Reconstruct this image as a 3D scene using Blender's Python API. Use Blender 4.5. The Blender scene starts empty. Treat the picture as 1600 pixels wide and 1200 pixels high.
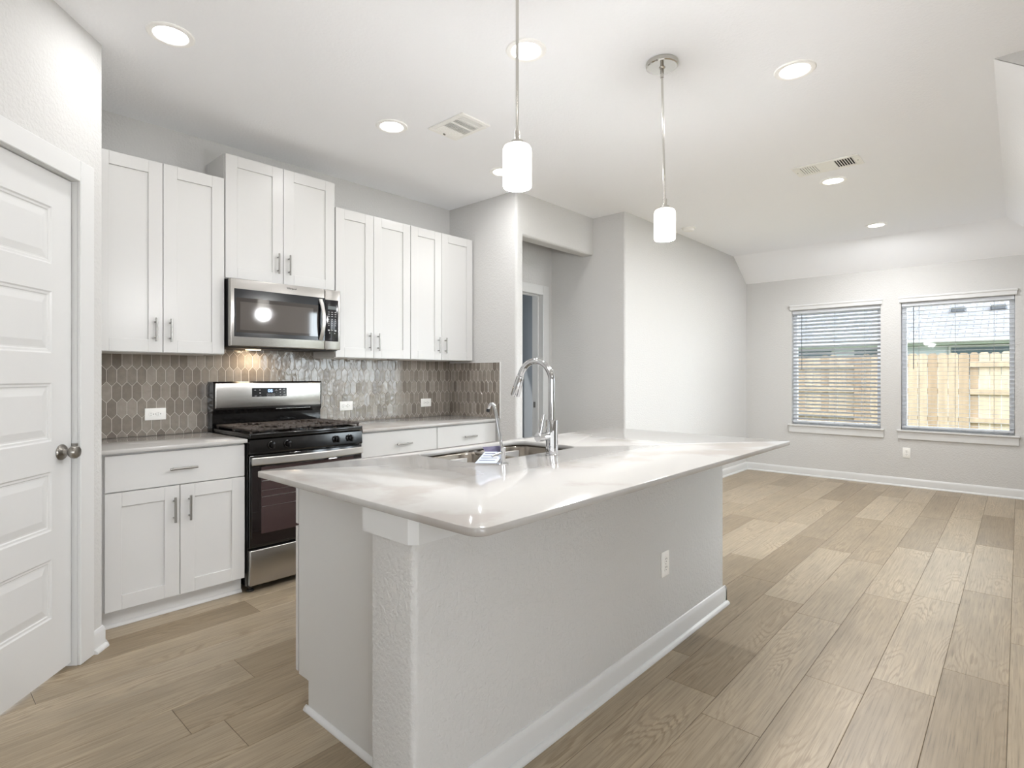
import bpy, bmesh, math, random
from mathutils import Vector, Matrix
from math import pi, cos, sin, radians as R
random.seed(7)
SC = bpy.context.scene
COL = SC.collection

# ------------------------------------------------------------------ camera
cam = bpy.data.cameras.new('camera')
cam.sensor_width = 36.0
cam.lens = 19.63
cam.shift_y = -13.0 / 1600
cam.clip_start = 0.05
cam_o = bpy.data.objects.new('camera', cam)
COL.objects.link(cam_o)
cam_o.location = (0, 0, 1.285)
cam_o.rotation_euler = (pi / 2, 0, R(42.267 - 90))
SC.camera = cam_o

# ------------------------------------------------------------------ view
SC.view_settings.view_transform = 'Standard'
SC.view_settings.look = 'None'
SC.view_settings.gamma = 1.0
SC.view_settings.use_curve_mapping = False
SC.view_settings.exposure = 1.08
SC.cycles.max_bounces = 10
SC.cycles.diffuse_bounces = 6
SC.cycles.glossy_bounces = 5
SC.cycles.transmission_bounces = 6
SC.cycles.sample_clamp_indirect = 6.0
SC.cycles.caustics_reflective = False
SC.cycles.caustics_refractive = False

# ------------------------------------------------------------------ sky + sun
W = bpy.data.worlds.new('sky')
SC.world = W
W.use_nodes = True
wn = W.node_tree
wn.nodes.clear()
wo = wn.nodes.new('ShaderNodeOutputWorld')
bg = wn.nodes.new('ShaderNodeBackground')
sky = wn.nodes.new('ShaderNodeTexSky')
sky.sky_type = 'HOSEK_WILKIE'
sky.turbidity = 4.0
sky.sun_direction = (-0.6, 0.25, 0.76)
mixw = wn.nodes.new('ShaderNodeMix')
mixw.data_type = 'RGBA'
mixw.inputs[0].default_value = 0.25
mixw.inputs[6].default_value = (0.93, 0.965, 1.0, 1)
wn.links.new(sky.outputs[0], mixw.inputs[7])
wn.links.new(mixw.outputs[2], bg.inputs[0])
# sky brightened towards -Y, added to send more daylight through the side windows
SKY_BASE, SKY_BOOST = 1.4, 6.6
wtc = wn.nodes.new('ShaderNodeTexCoord'); wsx = wn.nodes.new('ShaderNodeSeparateXYZ')
wmr = wn.nodes.new('ShaderNodeMapRange'); wmr.interpolation_type = 'SMOOTHSTEP'
wmr.inputs[1].default_value = 0.25; wmr.inputs[2].default_value = -0.95
wmr.inputs[3].default_value = SKY_BASE; wmr.inputs[4].default_value = SKY_BASE + SKY_BOOST
wn.links.new(wtc.outputs['Generated'], wsx.inputs[0]); wn.links.new(wsx.outputs[1], wmr.inputs[0])
wn.links.new(wmr.outputs[0], bg.inputs[1])
wn.links.new(bg.outputs[0], wo.inputs[0])
sun = bpy.data.lights.new('sun', 'SUN')
sun.energy = 1.7
sun.angle = R(2)
sun.color = (1, 0.96, 0.9)
sun_o = bpy.data.objects.new('sun', sun)
COL.objects.link(sun_o)
sun_o.location = (0, 0, 8)
sun_o.rotation_euler = Vector((0.6, -0.25, -0.76)).to_track_quat('-Z', 'Y').to_euler()

LAMP_W = 11.0           # each recessed ceiling lamp
PENDANT_W = 17.5
LAMP_COL = (0.985, 0.99, 1.0)

# ------------------------------------------------------------------ helpers
def srgb(r, g, b):
    f = lambda c: (c / 255 / 12.92) if c / 255 <= 0.04045 else ((c / 255 + 0.055) / 1.055) ** 2.4
    return (f(r), f(g), f(b), 1.0)

MATS = {}
def mat(name, col=(200, 200, 200), rough=0.5, metal=0.0, spec=0.5, coat=0.0, emit=None, estr=0.0):
    m = bpy.data.materials.new(name)
    m.use_nodes = True
    b = m.node_tree.nodes['Principled BSDF']
    b.inputs['Base Color'].default_value = srgb(*col)
    b.inputs['Roughness'].default_value = rough
    b.inputs['Metallic'].default_value = metal
    b.inputs['Specular IOR Level'].default_value = spec
    if coat:
        b.inputs['Coat Weight'].default_value = coat
        b.inputs['Coat Roughness'].default_value = 0.05
    if emit:
        b.inputs['Emission Color'].default_value = srgb(*emit)
        b.inputs['Emission Strength'].default_value = estr
    MATS[name] = m
    return m

def nd(m, t, **kw):
    n = m.node_tree.nodes.new(t)
    for k, v in kw.items():
        setattr(n, k, v)
    return n
def lk(m, a, b):
    m.node_tree.links.new(a, b)
def bsdf(m):
    return m.node_tree.nodes['Principled BSDF']

def add_bump(m, scale=60, strength=0.1, dist=0.002, detail=2.0, stretch=(1, 1, 1), ramp=None):
    tc = nd(m, 'ShaderNodeNewGeometry')
    mp = nd(m, 'ShaderNodeMapping')
    mp.inputs['Scale'].default_value = stretch
    ns = nd(m, 'ShaderNodeTexNoise')
    ns.inputs['Scale'].default_value = scale
    ns.inputs['Detail'].default_value = detail
    bp = nd(m, 'ShaderNodeBump')
    bp.inputs['Strength'].default_value = strength
    bp.inputs['Distance'].default_value = dist
    lk(m, tc.outputs['Position'], mp.inputs[0])
    lk(m, mp.outputs[0], ns.inputs['Vector'])
    src = ns.outputs[0]
    if ramp:
        cr = nd(m, 'ShaderNodeValToRGB')
        cr.color_ramp.elements[0].position = ramp[0]
        cr.color_ramp.elements[1].position = ramp[1]
        lk(m, src, cr.inputs[0]); src = cr.outputs[0]
    lk(m, src, bp.inputs['Height'])
    lk(m, bp.outputs[0], bsdf(m).inputs['Normal'])
    return ns

def add_colour_noise(m, c1, c2, scale=8, detail=4, stretch=(1, 1, 1), lo=0.3, hi=0.7):
    tc = nd(m, 'ShaderNodeNewGeometry')
    mp = nd(m, 'ShaderNodeMapping'); mp.inputs['Scale'].default_value = stretch
    ns = nd(m, 'ShaderNodeTexNoise'); ns.inputs['Scale'].default_value = scale; ns.inputs['Detail'].default_value = detail
    cr = nd(m, 'ShaderNodeValToRGB')
    cr.color_ramp.elements[0].position = lo; cr.color_ramp.elements[0].color = srgb(*c1)
    cr.color_ramp.elements[1].position = hi; cr.color_ramp.elements[1].color = srgb(*c2)
    lk(m, tc.outputs['Position'], mp.inputs[0]); lk(m, mp.outputs[0], ns.inputs['Vector'])
    lk(m, ns.outputs[0], cr.inputs[0]); lk(m, cr.outputs[0], bsdf(m).inputs['Base Color'])
    return cr

# wall paint, ceiling, trim
m_wall = mat('wall_paint', (204, 203, 201), 0.75, spec=0.25)
add_bump(m_wall, 70, 0.36, 0.003, 3, ramp=(0.40, 0.60))
m_ceil = mat('ceiling_paint', (246, 247, 249), 0.8, spec=0.2)
add_bump(m_ceil, 70, 0.25, 0.002, 3, ramp=(0.42, 0.62))
m_trim = mat('white_trim_paint', (213, 213, 212), 0.32)
m_cab = mat('white_cabinet_paint', (206, 205, 203), 0.3)
add_bump(m_cab, 14, 0.04, 0.001, 4, stretch=(14, 14, 0.6))
m_maple = mat('maple_underside', (205, 170, 120), 0.5)
add_colour_noise(m_maple, (192, 155, 105), (215, 182, 134), 6, 5, (1, 14, 14))
# quartz
m_quartz = mat('white_quartz', (184, 182, 178), 0.12, spec=0.45)
cr = add_colour_noise(m_quartz, (172, 167, 162), (184, 182, 179), 2.6, 10, (1, 1, 1), 0.38, 0.46)
# metals
m_hsteel = mat('bright_stainless', (212, 210, 207), 0.34, 1.0)
m_steel = mat('brushed_stainless', (180, 177, 173), 0.27, 1.0)
add_bump(m_steel, 40, 0.08, 0.0005, 2, stretch=(0.3, 0.3, 40))
bsdf(m_steel).inputs['Anisotropic'].default_value = 0.5
m_sink = mat('sink_stainless', (142, 135, 126), 0.27, 1.0)
m_chrome = mat('chrome', (205, 206, 208), 0.05, 1.0)
m_nickel = mat('satin_nickel', (150, 146, 140), 0.28, 1.0)
m_bar = mat('brushed_nickel_bar', (160, 158, 154), 0.3, 1.0)
m_black = mat('black_enamel', (14, 13, 13), 0.12, spec=0.6)
m_blackm = mat('black_plastic', (20, 20, 21), 0.4)
m_grate = mat('cast_iron', (62, 55, 51), 0.55, spec=0.4)
add_bump(m_grate, 300, 0.2, 0.0006)
m_glass_blk = mat('black_oven_glass', (26, 20, 21), 0.03, spec=0.6)
m_mwglass = mat('microwave_glass', (62, 58, 55), 0.04, spec=0.9)
m_panelblk = mat('control_glass', (20, 20, 24), 0.15)
m_led = mat('led_digits', (150, 190, 255), 0.5, emit=(170, 205, 255), estr=1.6)
m_lcd = mat('lcd_grey', (92, 98, 98), 0.3)
m_print = mat('printed_legend', (185, 185, 185), 0.6)
m_logo = mat('dark_lettering', (60, 62, 60), 0.5)
m_plastic = mat('white_plastic', (243, 242, 238), 0.35)
m_slot = mat('dark_slot', (16, 15, 15), 0.7)
m_rack = mat('oven_rack_wire', (200, 200, 200), 0.3, 1.0)
m_blind = mat('white_blind_slat', (204, 207, 212), 0.45)
m_cord = mat('blind_cord', (150, 152, 155), 0.7)
m_wand = mat('grey_wand', (90, 94, 98), 0.4)
m_vinyl = mat('window_vinyl', (244, 246, 250), 0.4)
m_shade = mat('opal_glass_shade', (255, 250, 242), 0.4, emit=(255, 250, 242), estr=1.6)
m_lens = mat('lamp_lens', (255, 253, 248), 0.4, emit=(255, 252, 246), estr=6.0)
m_lampring = mat('lamp_trim_ring', (248, 247, 244), 0.4)
m_tag = mat('silver_label_card', (196, 206, 222), 0.3, spec=0.6)
m_tag2 = mat('violet_label_card', (88, 84, 112), 0.35)
m_glow = mat('microwave_lamp_lens', (255, 220, 170), 0.5, emit=(255, 214, 160), estr=4.0)

# tinted glass pane
m_pane = bpy.data.materials.new('window_glass'); m_pane.use_nodes = True
_n = m_pane.node_tree; _n.nodes.clear()
_o = _n.nodes.new('ShaderNodeOutputMaterial'); _t = _n.nodes.new('ShaderNodeBsdfTransparent')
_g = _n.nodes.new('ShaderNodeBsdfGlossy'); _g.inputs['Roughness'].default_value = 0.02
_f = _n.nodes.new('ShaderNodeFresnel'); _f.inputs[0].default_value = 1.25
_m = _n.nodes.new('ShaderNodeMixShader'); _t.inputs[0].default_value = (0.93, 0.96, 0.97, 1)
_n.links.new(_f.outputs[0], _m.inputs[0]); _n.links.new(_t.outputs[0], _m.inputs[1])
_n.links.new(_g.outputs[0], _m.inputs[2]); _n.links.new(_m.outputs[0], _o.inputs[0])

# picket tile: each tile its own tone
m_tile = mat('picket_tile', (124, 116, 108), 0.12, spec=0.6)
_g = nd(m_tile, 'ShaderNodeNewGeometry')
_c = nd(m_tile, 'ShaderNodeValToRGB')
_e = _c.color_ramp.elements
_e[0].position = 0.0; _e[0].color = srgb(130, 121, 112)
_e[1].position = 1.0; _e[1].color = srgb(168, 160, 150)
_x = _e.new(0.15); _x.color = srgb(138, 129, 119)
_x = _e.new(0.75); _x.color = srgb(156, 148, 138)
lk(m_tile, _g.outputs['Random Per Island'], _c.inputs[0])
_ns = nd(m_tile, 'ShaderNodeTexNoise'); _ns.inputs['Scale'].default_value = 30; _ns.inputs['Detail'].default_value = 3
_mx = nd(m_tile, 'ShaderNodeMix', data_type='RGBA', blend_type='MULTIPLY'); _mx.inputs[0].default_value = 0.35
lk(m_tile, _g.outputs['Position'], _ns.inputs['Vector'])
lk(m_tile, _c.outputs[0], _mx.inputs[6]); lk(m_tile, _ns.outputs[0], _mx.inputs[7])
lk(m_tile, _mx.outputs[2], bsdf(m_tile).inputs['Base Color'])
_n2 = nd(m_tile, 'ShaderNodeTexNoise'); _n2.inputs['Scale'].default_value = 34; _n2.inputs['Detail'].default_value = 1
_b = nd(m_tile, 'ShaderNodeBump'); _b.inputs['Strength'].default_value = 0.5; _b.inputs['Distance'].default_value = 0.003
lk(m_tile, _g.outputs['Position'], _n2.inputs['Vector']); lk(m_tile, _n2.outputs[0], _b.inputs['Height'])
lk(m_tile, _b.outputs[0], bsdf(m_tile).inputs['Normal'])
m_grout = mat('tile_grout', (200, 193, 184), 0.8)

# plank floor: grain runs along u, every plank shifted and toned on its own
m_floor = mat('oak_plank', (170, 155, 132), 0.36, spec=0.45)
uv = nd(m_floor, 'ShaderNodeUVMap'); gm = nd(m_floor, 'ShaderNodeNewGeometry')
def _map(sx, sy):
    mp = nd(m_floor, 'ShaderNodeMapping'); mp.inputs['Scale'].default_value = (sx, sy, 1)
    lk(m_floor, uv.outputs[0], mp.inputs[0]); return mp
mpA = _map(1.1, 5.0); nA = nd(m_floor, 'ShaderNodeTexNoise'); nA.inputs['Scale'].default_value = 1.0; nA.inputs['Detail'].default_value = 1.2
lk(m_floor, mpA.outputs[0], nA.inputs['Vector'])
mpB = _map(3.0, 90); nB = nd(m_floor, 'ShaderNodeTexNoise'); nB.inputs['Scale'].default_value = 1.0; nB.inputs['Detail'].default_value = 5
lk(m_floor, mpB.outputs[0], nB.inputs['Vector'])
mpC = _map(2.2, 7); nC = nd(m_floor, 'ShaderNodeTexNoise'); nC.inputs['Scale'].default_value = 1.0; nC.inputs['Detail'].default_value = 4
lk(m_floor, mpC.outputs[0], nC.inputs['Vector'])
mul = nd(m_floor, 'ShaderNodeMath', operation='MULTIPLY'); mul.inputs[1].default_value = 150
lk(m_floor, nA.outputs[0], mul.inputs[0])
add1 = nd(m_floor, 'ShaderNodeMath', operation='MULTIPLY_ADD'); add1.inputs[1].default_value = 9.0
lk(m_floor, nB.outputs[0], add1.inputs[0]); lk(m_floor, mul.outputs[0], add1.inputs[2])
sn = nd(m_floor, 'ShaderNodeMath', operation='SINE'); lk(m_floor, add1.outputs[0], sn.inputs[0])
rg = nd(m_floor, 'ShaderNodeMapRange'); rg.inputs[1].default_value = 0.1; rg.inputs[2].default_value = 1.0
lk(m_floor, sn.outputs[0], rg.inputs[0])
# rings only show in patches
pt = nd(m_floor, 'ShaderNodeMapRange'); pt.inputs[1].default_value = 0.46; pt.inputs[2].default_value = 0.66
lk(m_floor, nC.outputs[0], pt.inputs[0])
rm = nd(m_floor, 'ShaderNodeMath', operation='MULTIPLY'); lk(m_floor, rg.outputs[0], rm.inputs[0]); lk(m_floor, pt.outputs[0], rm.inputs[1])
rm2 = nd(m_floor, 'ShaderNodeMath', operation='MULTIPLY'); rm2.inputs[1].default_value = 0.5; lk(m_floor, rm.outputs[0], rm2.inputs[0])
tone = nd(m_floor, 'ShaderNodeValToRGB'); te = tone.color_ramp.elements
te[0].position = 0; te[0].color = srgb(147, 130, 106)
te[1].position = 1; te[1].color = srgb(183, 167, 143)
x = te.new(0.4); x.color = srgb(167, 150, 125)
lk(m_floor, gm.outputs['Random Per Island'], tone.inputs[0])
fine = nd(m_floor, 'ShaderNodeMapRange'); fine.inputs[1].default_value = 0.35; fine.inputs[2].default_value = 0.75
fine.inputs[3].default_value = 1.0; fine.inputs[4].default_value = 0.74
lk(m_floor, nB.outputs[0], fine.inputs[0])
cl = nd(m_floor, 'ShaderNodeMapRange'); cl.inputs[1].default_value = 0.3; cl.inputs[2].default_value = 0.7
cl.inputs[3].default_value = 0.82; cl.inputs[4].default_value = 1.08
lk(m_floor, nC.outputs[0], cl.inputs[0])
mpD = _map(5, 210); nD = nd(m_floor, 'ShaderNodeTexNoise'); nD.inputs['Scale'].default_value = 1.0; nD.inputs['Detail'].default_value = 3
lk(m_floor, mpD.outputs[0], nD.inputs['Vector'])
dsh = nd(m_floor, 'ShaderNodeMapRange'); dsh.inputs[1].default_value = 0.54; dsh.inputs[2].default_value = 0.68
dsh.inputs[3].default_value = 1.0; dsh.inputs[4].default_value = 0.70
lk(m_floor, nD.outputs[0], dsh.inputs[0])
fm0 = nd(m_floor, 'ShaderNodeMath', operation='MULTIPLY'); lk(m_floor, fine.outputs[0], fm0.inputs[0]); lk(m_floor, dsh.outputs[0], fm0.inputs[1])
fm = nd(m_floor, 'ShaderNodeMath', operation='MULTIPLY'); lk(m_floor, fm0.outputs[0], fm.inputs[0]); lk(m_floor, cl.outputs[0], fm.inputs[1])
mxa = nd(m_floor, 'ShaderNodeMix', data_type='RGBA', blend_type='MULTIPLY'); mxa.inputs[0].default_value = 1
lk(m_floor, tone.outputs[0], mxa.inputs[6]); lk(m_floor, fm.outputs[0], mxa.inputs[7])
mxb = nd(m_floor, 'ShaderNodeMix', data_type='RGBA')
lk(m_floor, rm2.outputs[0], mxb.inputs[0]); lk(m_floor, mxa.outputs[2], mxb.inputs[6]); mxb.inputs[7].default_value = srgb(112, 95, 73)
lk(m_floor, mxb.outputs[2], bsdf(m_floor).inputs['Base Color'])
bpf = nd(m_floor, 'ShaderNodeBump'); bpf.inputs['Strength'].default_value = 0.15; bpf.inputs['Distance'].default_value = 0.001
lk(m_floor, nB.outputs[0], bpf.inputs['Height']); lk(m_floor, bpf.outputs[0], bsdf(m_floor).inputs['Normal'])
m_seam = mat('plank_seam', (92, 82, 68), 0.8)

# outdoors
m_fence = mat('new_cedar_picket', (226, 204, 172), 0.8)
_g = nd(m_fence, 'ShaderNodeNewGeometry'); _c = nd(m_fence, 'ShaderNodeValToRGB')
_e = _c.color_ramp.elements; _e[0].color = srgb(140, 117, 94); _e[1].color = srgb(178, 161, 140)
lk(m_fence, _g.outputs['Random Per Island'], _c.inputs[0])
_mp = nd(m_fence, 'ShaderNodeMapping'); _mp.inputs['Scale'].default_value = (12, 12, 1.5)
_ns = nd(m_fence, 'ShaderNodeTexNoise'); _ns.inputs['Scale'].default_value = 1.5; _ns.inputs['Detail'].default_value = 5
lk(m_fence, _g.outputs['Position'], _mp.inputs[0]); lk(m_fence, _mp.outputs[0], _ns.inputs['Vector'])
_r = nd(m_fence, 'ShaderNodeMapRange'); _r.inputs[1].default_value = 0.35; _r.inputs[2].default_value = 0.7; _r.inputs[3].default_value = 0.82; _r.inputs[4].default_value = 1.08
lk(m_fence, _ns.outputs[0], _r.inputs[0])
_mx = nd(m_fence, 'ShaderNodeMix', data_type='RGBA', blend_type='MULTIPLY'); _mx.inputs[0].default_value = 1
lk(m_fence, _c.outputs[0], _mx.inputs[6]); lk(m_fence, _r.outputs[0], _mx.inputs[7]); lk(m_fence, _mx.outputs[2], bsdf(m_fence).inputs['Base Color'])
m_shingle = mat('roof_shingle', (176, 178, 184), 0.9)
_g = nd(m_shingle, 'ShaderNodeNewGeometry'); _br = nd(m_shingle, 'ShaderNodeTexBrick')
_br.inputs['Scale'].default_value = 1.0; _br.inputs['Brick Width'].default_value = 0.3; _br.inputs['Row Height'].default_value = 0.13
_br.inputs['Mortar Size'].default_value = 0.008
_br.inputs['Color1'].default_value = srgb(134, 134, 138); _br.inputs['Color2'].default_value = srgb(112, 112, 117); _br.inputs['Mortar'].default_value = srgb(68, 69, 74)
_mp = nd(m_shingle, 'ShaderNodeMapping'); _mp.inputs['Rotation'].default_value = (0, 0, pi / 2)
lk(m_shingle, _g.outputs['Position'], _mp.inputs[0]); lk(m_shingle, _mp.outputs[0], _br.inputs['Vector']); lk(m_shingle, _br.outputs[0], bsdf(m_shingle).inputs['Base Color'])
m_siding = mat('pale_siding', (166, 172, 181), 0.7)
m_soffit = mat('sage_soffit', (128, 134, 124), 0.7)
m_gutter = mat('white_gutter', (164, 166, 168), 0.5)
m_darkwin = mat('dark_house_window', (70, 84, 92), 0.1)
m_grass = mat('grass', (120, 130, 84), 0.9)
add_colour_noise(m_grass, (98, 112, 66), (146, 150, 104), 5, 6)
m_vent = mat('dark_roof_vent', (70, 72, 76), 0.6)

# ------------------------------------------------------------------ mesh building
class MB:
    """collects shapes in world coordinates"""
    def __init__(s):
        s.bm = bmesh.new()
    def _merge(s, t, mi=0):
        me = bpy.data.meshes.new('t'); t.to_mesh(me); t.free()
        n0 = len(s.bm.faces)
        s.bm.from_mesh(me); bpy.data.meshes.remove(me)
        s.bm.faces.ensure_lookup_table()
        if mi:
            for f in s.bm.faces[n0:]: f.material_index = mi
    def box(s, x0, x1, y0, y1, z0, z1, bev=0.0, seg=1, mi=0, M=None):
        t = bmesh.new()
        bmesh.ops.create_cube(t, size=1)
        for v in t.verts:
            v.co = Vector(((x0 + x1) / 2 + v.co.x * (x1 - x0), (y0 + y1) / 2 + v.co.y * (y1 - y0), (z0 + z1) / 2 + v.co.z * (z1 - z0)))
        if bev > 0:
            bmesh.ops.bevel(t, geom=t.edges[:], offset=bev, segments=seg, affect='EDGES', profile=0.5)
        if M is not None:
            t.transform(M)
        s._merge(t, mi); return s
    def cyl(s, p0, p1, r0, r1=None, n=24, cap=True, mi=0):
        r1 = r0 if r1 is None else r1
        return s.tube([p0, p1], [r0, r1], n, cap, mi)
    def tube(s, pts, r, n=16, cap=True, mi=0):
        t = bmesh.new()
        pts = [Vector(p) for p in pts]
        rs = r if isinstance(r, (list, tuple)) else [r] * len(pts)
        rings = []; up = None
        for i, p in enumerate(pts):
            if i == 0: d = pts[1] - p
            elif i == len(pts) - 1: d = p - pts[i - 1]
            else: d = (pts[i + 1] - p).normalized() + (p - pts[i - 1]).normalized()
            if d.length < 1e-9: d = pts[-1] - pts[0]
            d.normalize()
            if up is None:
                a = Vector((0, 0, 1)) if abs(d.z) < 0.9 else Vector((1, 0, 0))
                up = (a - d * a.dot(d)).normalized()
            else:
                up = (up - d * up.dot(d))
                up.normalize()
            b = d.cross(up)
            rings.append([t.verts.new(p + (up * cos(2 * pi * k / n) + b * sin(2 * pi * k / n)) * rs[i]) for k in range(n)])
        for a, b in zip(rings, rings[1:]):
            for k in range(n):
                t.faces.new((a[k], a[(k + 1) % n], b[(k + 1) % n], b[k]))
        if cap:
            t.faces.new(rings[0][::-1]); t.faces.new(rings[-1])
        bmesh.ops.recalc_face_normals(t, faces=t.faces[:])
        s._merge(t, mi); return s
    def lathe(s, prof, c, axis=(0, 0, 1), n=40, mi=0):
        """prof: (radius, height along axis) from c"""
        ax = Vector(axis).normalized(); c = Vector(c)
        a = Vector((1, 0, 0)) if abs(ax.x) < 0.9 else Vector((0, 1, 0))
        u = (a - ax * a.dot(ax)).normalized(); v = ax.cross(u)
        t = bmesh.new(); rings = []
        for r, h in prof:
            if r < 1e-6: rings.append([t.verts.new(c + ax * h)])
            else: rings.append([t.verts.new(c + ax * h + (u * cos(2 * pi * k / n) + v * sin(2 * pi * k / n)) * r) for k in range(n)])
        for a_, b_ in zip(rings, rings[1:]):
            for k in range(n):
                k2 = (k + 1) % n
                if len(a_) == 1 and len(b_) == 1: continue
                if len(a_) == 1: t.faces.new((a_[0], b_[k2], b_[k]))
                elif len(b_) == 1: t.faces.new((a_[k], a_[k2], b_[0]))
                else: t.faces.new((a_[k], a_[k2], b_[k2], b_[k]))
        bmesh.ops.recalc_face_normals(t, faces=t.faces[:])
        s._merge(t, mi); return s
    def prism(s, poly, z0, z1, mi=0, top_in=0.0):
        t = bmesh.new()
        b = [t.verts.new((x, y, z0)) for x, y in poly]
        tp = [t.verts.new((x, y, z1)) for x, y in poly]
        n = len(poly)
        for k in range(n):
            t.faces.new((b[k], b[(k + 1) % n], tp[(k + 1) % n], tp[k]))
        t.faces.new(b[::-1]); t.faces.new(tp)
        bmesh.ops.recalc_face_normals(t, faces=t.faces[:])
        s._merge(t, mi); return s
    def poly(s, pts, mi=0):
        t = bmesh.new(); t.faces.new([t.verts.new(p) for p in pts]); s._merge(t, mi); return s
    def sweep(s, prof, p0, p1, nrm, mi=0):
        """profile (d along nrm, z) swept from p0 to p1 (2d points)"""
        t = bmesh.new(); nx, ny = nrm
        A = [t.verts.new((p0[0] + nx * d, p0[1] + ny * d, z)) for d, z in prof]
        B = [t.verts.new((p1[0] + nx * d, p1[1] + ny * d, z)) for d, z in prof]
        n = len(prof)
        for k in range(n):
            t.faces.new((A[k], A[(k + 1) % n], B[(k + 1) % n], B[k]))
        t.faces.new(A[::-1]); t.faces.new(B)
        bmesh.ops.recalc_face_normals(t, faces=t.faces[:])
        s._merge(t, mi); return s

WL = {}
def wloc(o):
    return WL.get(o.name, Vector((0, 0, 0)))
def obj(name, mb, mats, parent=None, origin=None, smooth=True, ang=32):
    me = bpy.data.meshes.new(name)
    org = wloc(parent) if parent else (Vector(origin) if origin is not None else Vector((0, 0, 0)))
    bmesh.ops.translate(mb.bm, verts=mb.bm.verts[:], vec=-org)
    mb.bm.to_mesh(me); mb.bm.free()
    for m in (mats if isinstance(mats, (list, tuple)) else [mats]):
        me.materials.append(m)
    if smooth:
        me.shade_smooth(); me.set_sharp_from_angle(angle=R(ang))
    o = bpy.data.objects.new(name, me); COL.objects.link(o)
    if parent: o.parent = parent
    else: o.location = org
    WL[o.name] = org
    return o
def tag(o, label=None, cat=None, group=None, kind=None):
    if label: o['label'] = label
    if cat: o['category'] = cat
    if group: o['group'] = group
    if kind: o['kind'] = kind
    return o
def thing(name, loc, label, cat, group=None, kind=None):
    o = bpy.data.objects.new(name, None); COL.objects.link(o)
    o.empty_display_size = 0.1
    o.location = loc; WL[o.name] = Vector(loc)
    return tag(o, label, cat, group, kind)
def struct(name, mb, m, parent=None, **k):
    o = obj(name, mb, m, parent, **k); o['kind'] = 'structure'; return o
def struct_e(name, loc):
    o = bpy.data.objects.new(name, None); COL.objects.link(o); o.location = loc
    WL[o.name] = Vector(loc); o['kind'] = 'structure'; return o
def copy_tree(o, parent=None):
    c = o.copy(); COL.objects.link(c)
    if parent: c.parent = parent
    for ch in list(o.children): copy_tree(ch, c)
    return c

def rrect(x0, x1, y0, y1, r, n=8):
    """rounded rectangle, counter-clockwise; r may be 4 radii (x0y0, x1y0, x1y1, x0y1)"""
    rs = r if isinstance(r, (list, tuple)) else [r] * 4
    out = []
    for (cx, cy, a0), rr in zip(((x0, y0, pi), (x1, y0, 1.5 * pi), (x1, y1, 0), (x0, y1, .5 * pi)), rs):
        if rr <= 0: out.append((cx, cy)); continue
        ox = cx + (rr if cx == x0 else -rr); oy = cy + (rr if cy == y0 else -rr)
        for k in range(n + 1):
            a = a0 + pi / 2 * k / n
            out.append((ox + rr * cos(a), oy + rr * sin(a)))
    return out

def slab(outer, z0, z1, hole=None, e=0.002):
    """countertop slab from an outline, softened top and bottom edges, optional hole"""
    t = bmesh.new()
    def inset(loop, d):
        n = len(loop); out = []
        for i in range(n):
            p0, p1, p2 = Vector(loop[i - 1]), Vector(loop[i]), Vector(loop[(i + 1) % n])
            a = (p1 - p0); b = (p2 - p1)
            if a.length < 1e-9: a = b
            if b.length < 1e-9: b = a
            na = Vector((-a.y, a.x)).normalized(); nb = Vector((-b.y, b.x)).normalized()
            m = (na + nb); m.normalize(); k = max(0.5, m.dot(na))
            out.append(tuple(p1 + m * d / k))
        return out
    def ring(loop, z): return [t.verts.new((x, y, z)) for x, y in loop]
    def bridge(a, b):
        n = len(a)
        for k in range(n): t.faces.new((a[k], a[(k + 1) % n], b[(k + 1) % n], b[k]))
    oi = inset(outer, e)
    r = [ring(oi, z0), ring(outer, z0 + e), ring(outer, z1 - e), ring(oi, z1)]
    for a, b in zip(r, r[1:]): bridge(a, b)
    tops = [r[-1]]; bots = [r[0]]
    if hole:
        hi = inset(hole, -e)
        q = [ring(hi, z0), ring(hole, z0 + e), ring(hole, z1 - e), ring(hi, z1)]
        for a, b in zip(q, q[1:]): bridge(a, b)
        tops.append(q[-1]); bots.append(q[0])
    for loops in (tops, bots):
        es = []
        for L in loops:
            for k in range(len(L)):
                e_ = t.edges.get((L[k], L[(k + 1) % len(L)]))
                es.append(e_)
        bmesh.ops.triangle_fill(t, use_beauty=True, edges=es)
    bmesh.ops.recalc_face_normals(t, faces=t.faces[:])
    mb = MB(); mb._merge(t); return mb

# =================================================================== SHELL
H = 2.852            # flat ceiling
ZP = 2.541           # plate height at the sloped edges
XF = 7.86            # far wall
YR = -0.345          # right wall of the living end
TH = R(48); PU = Vector((cos(TH), sin(TH))); P0 = Vector((0.65, 3.22)); PN = Vector((sin(TH), -cos(TH)))   # pantry wall, PN faces the room

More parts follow.
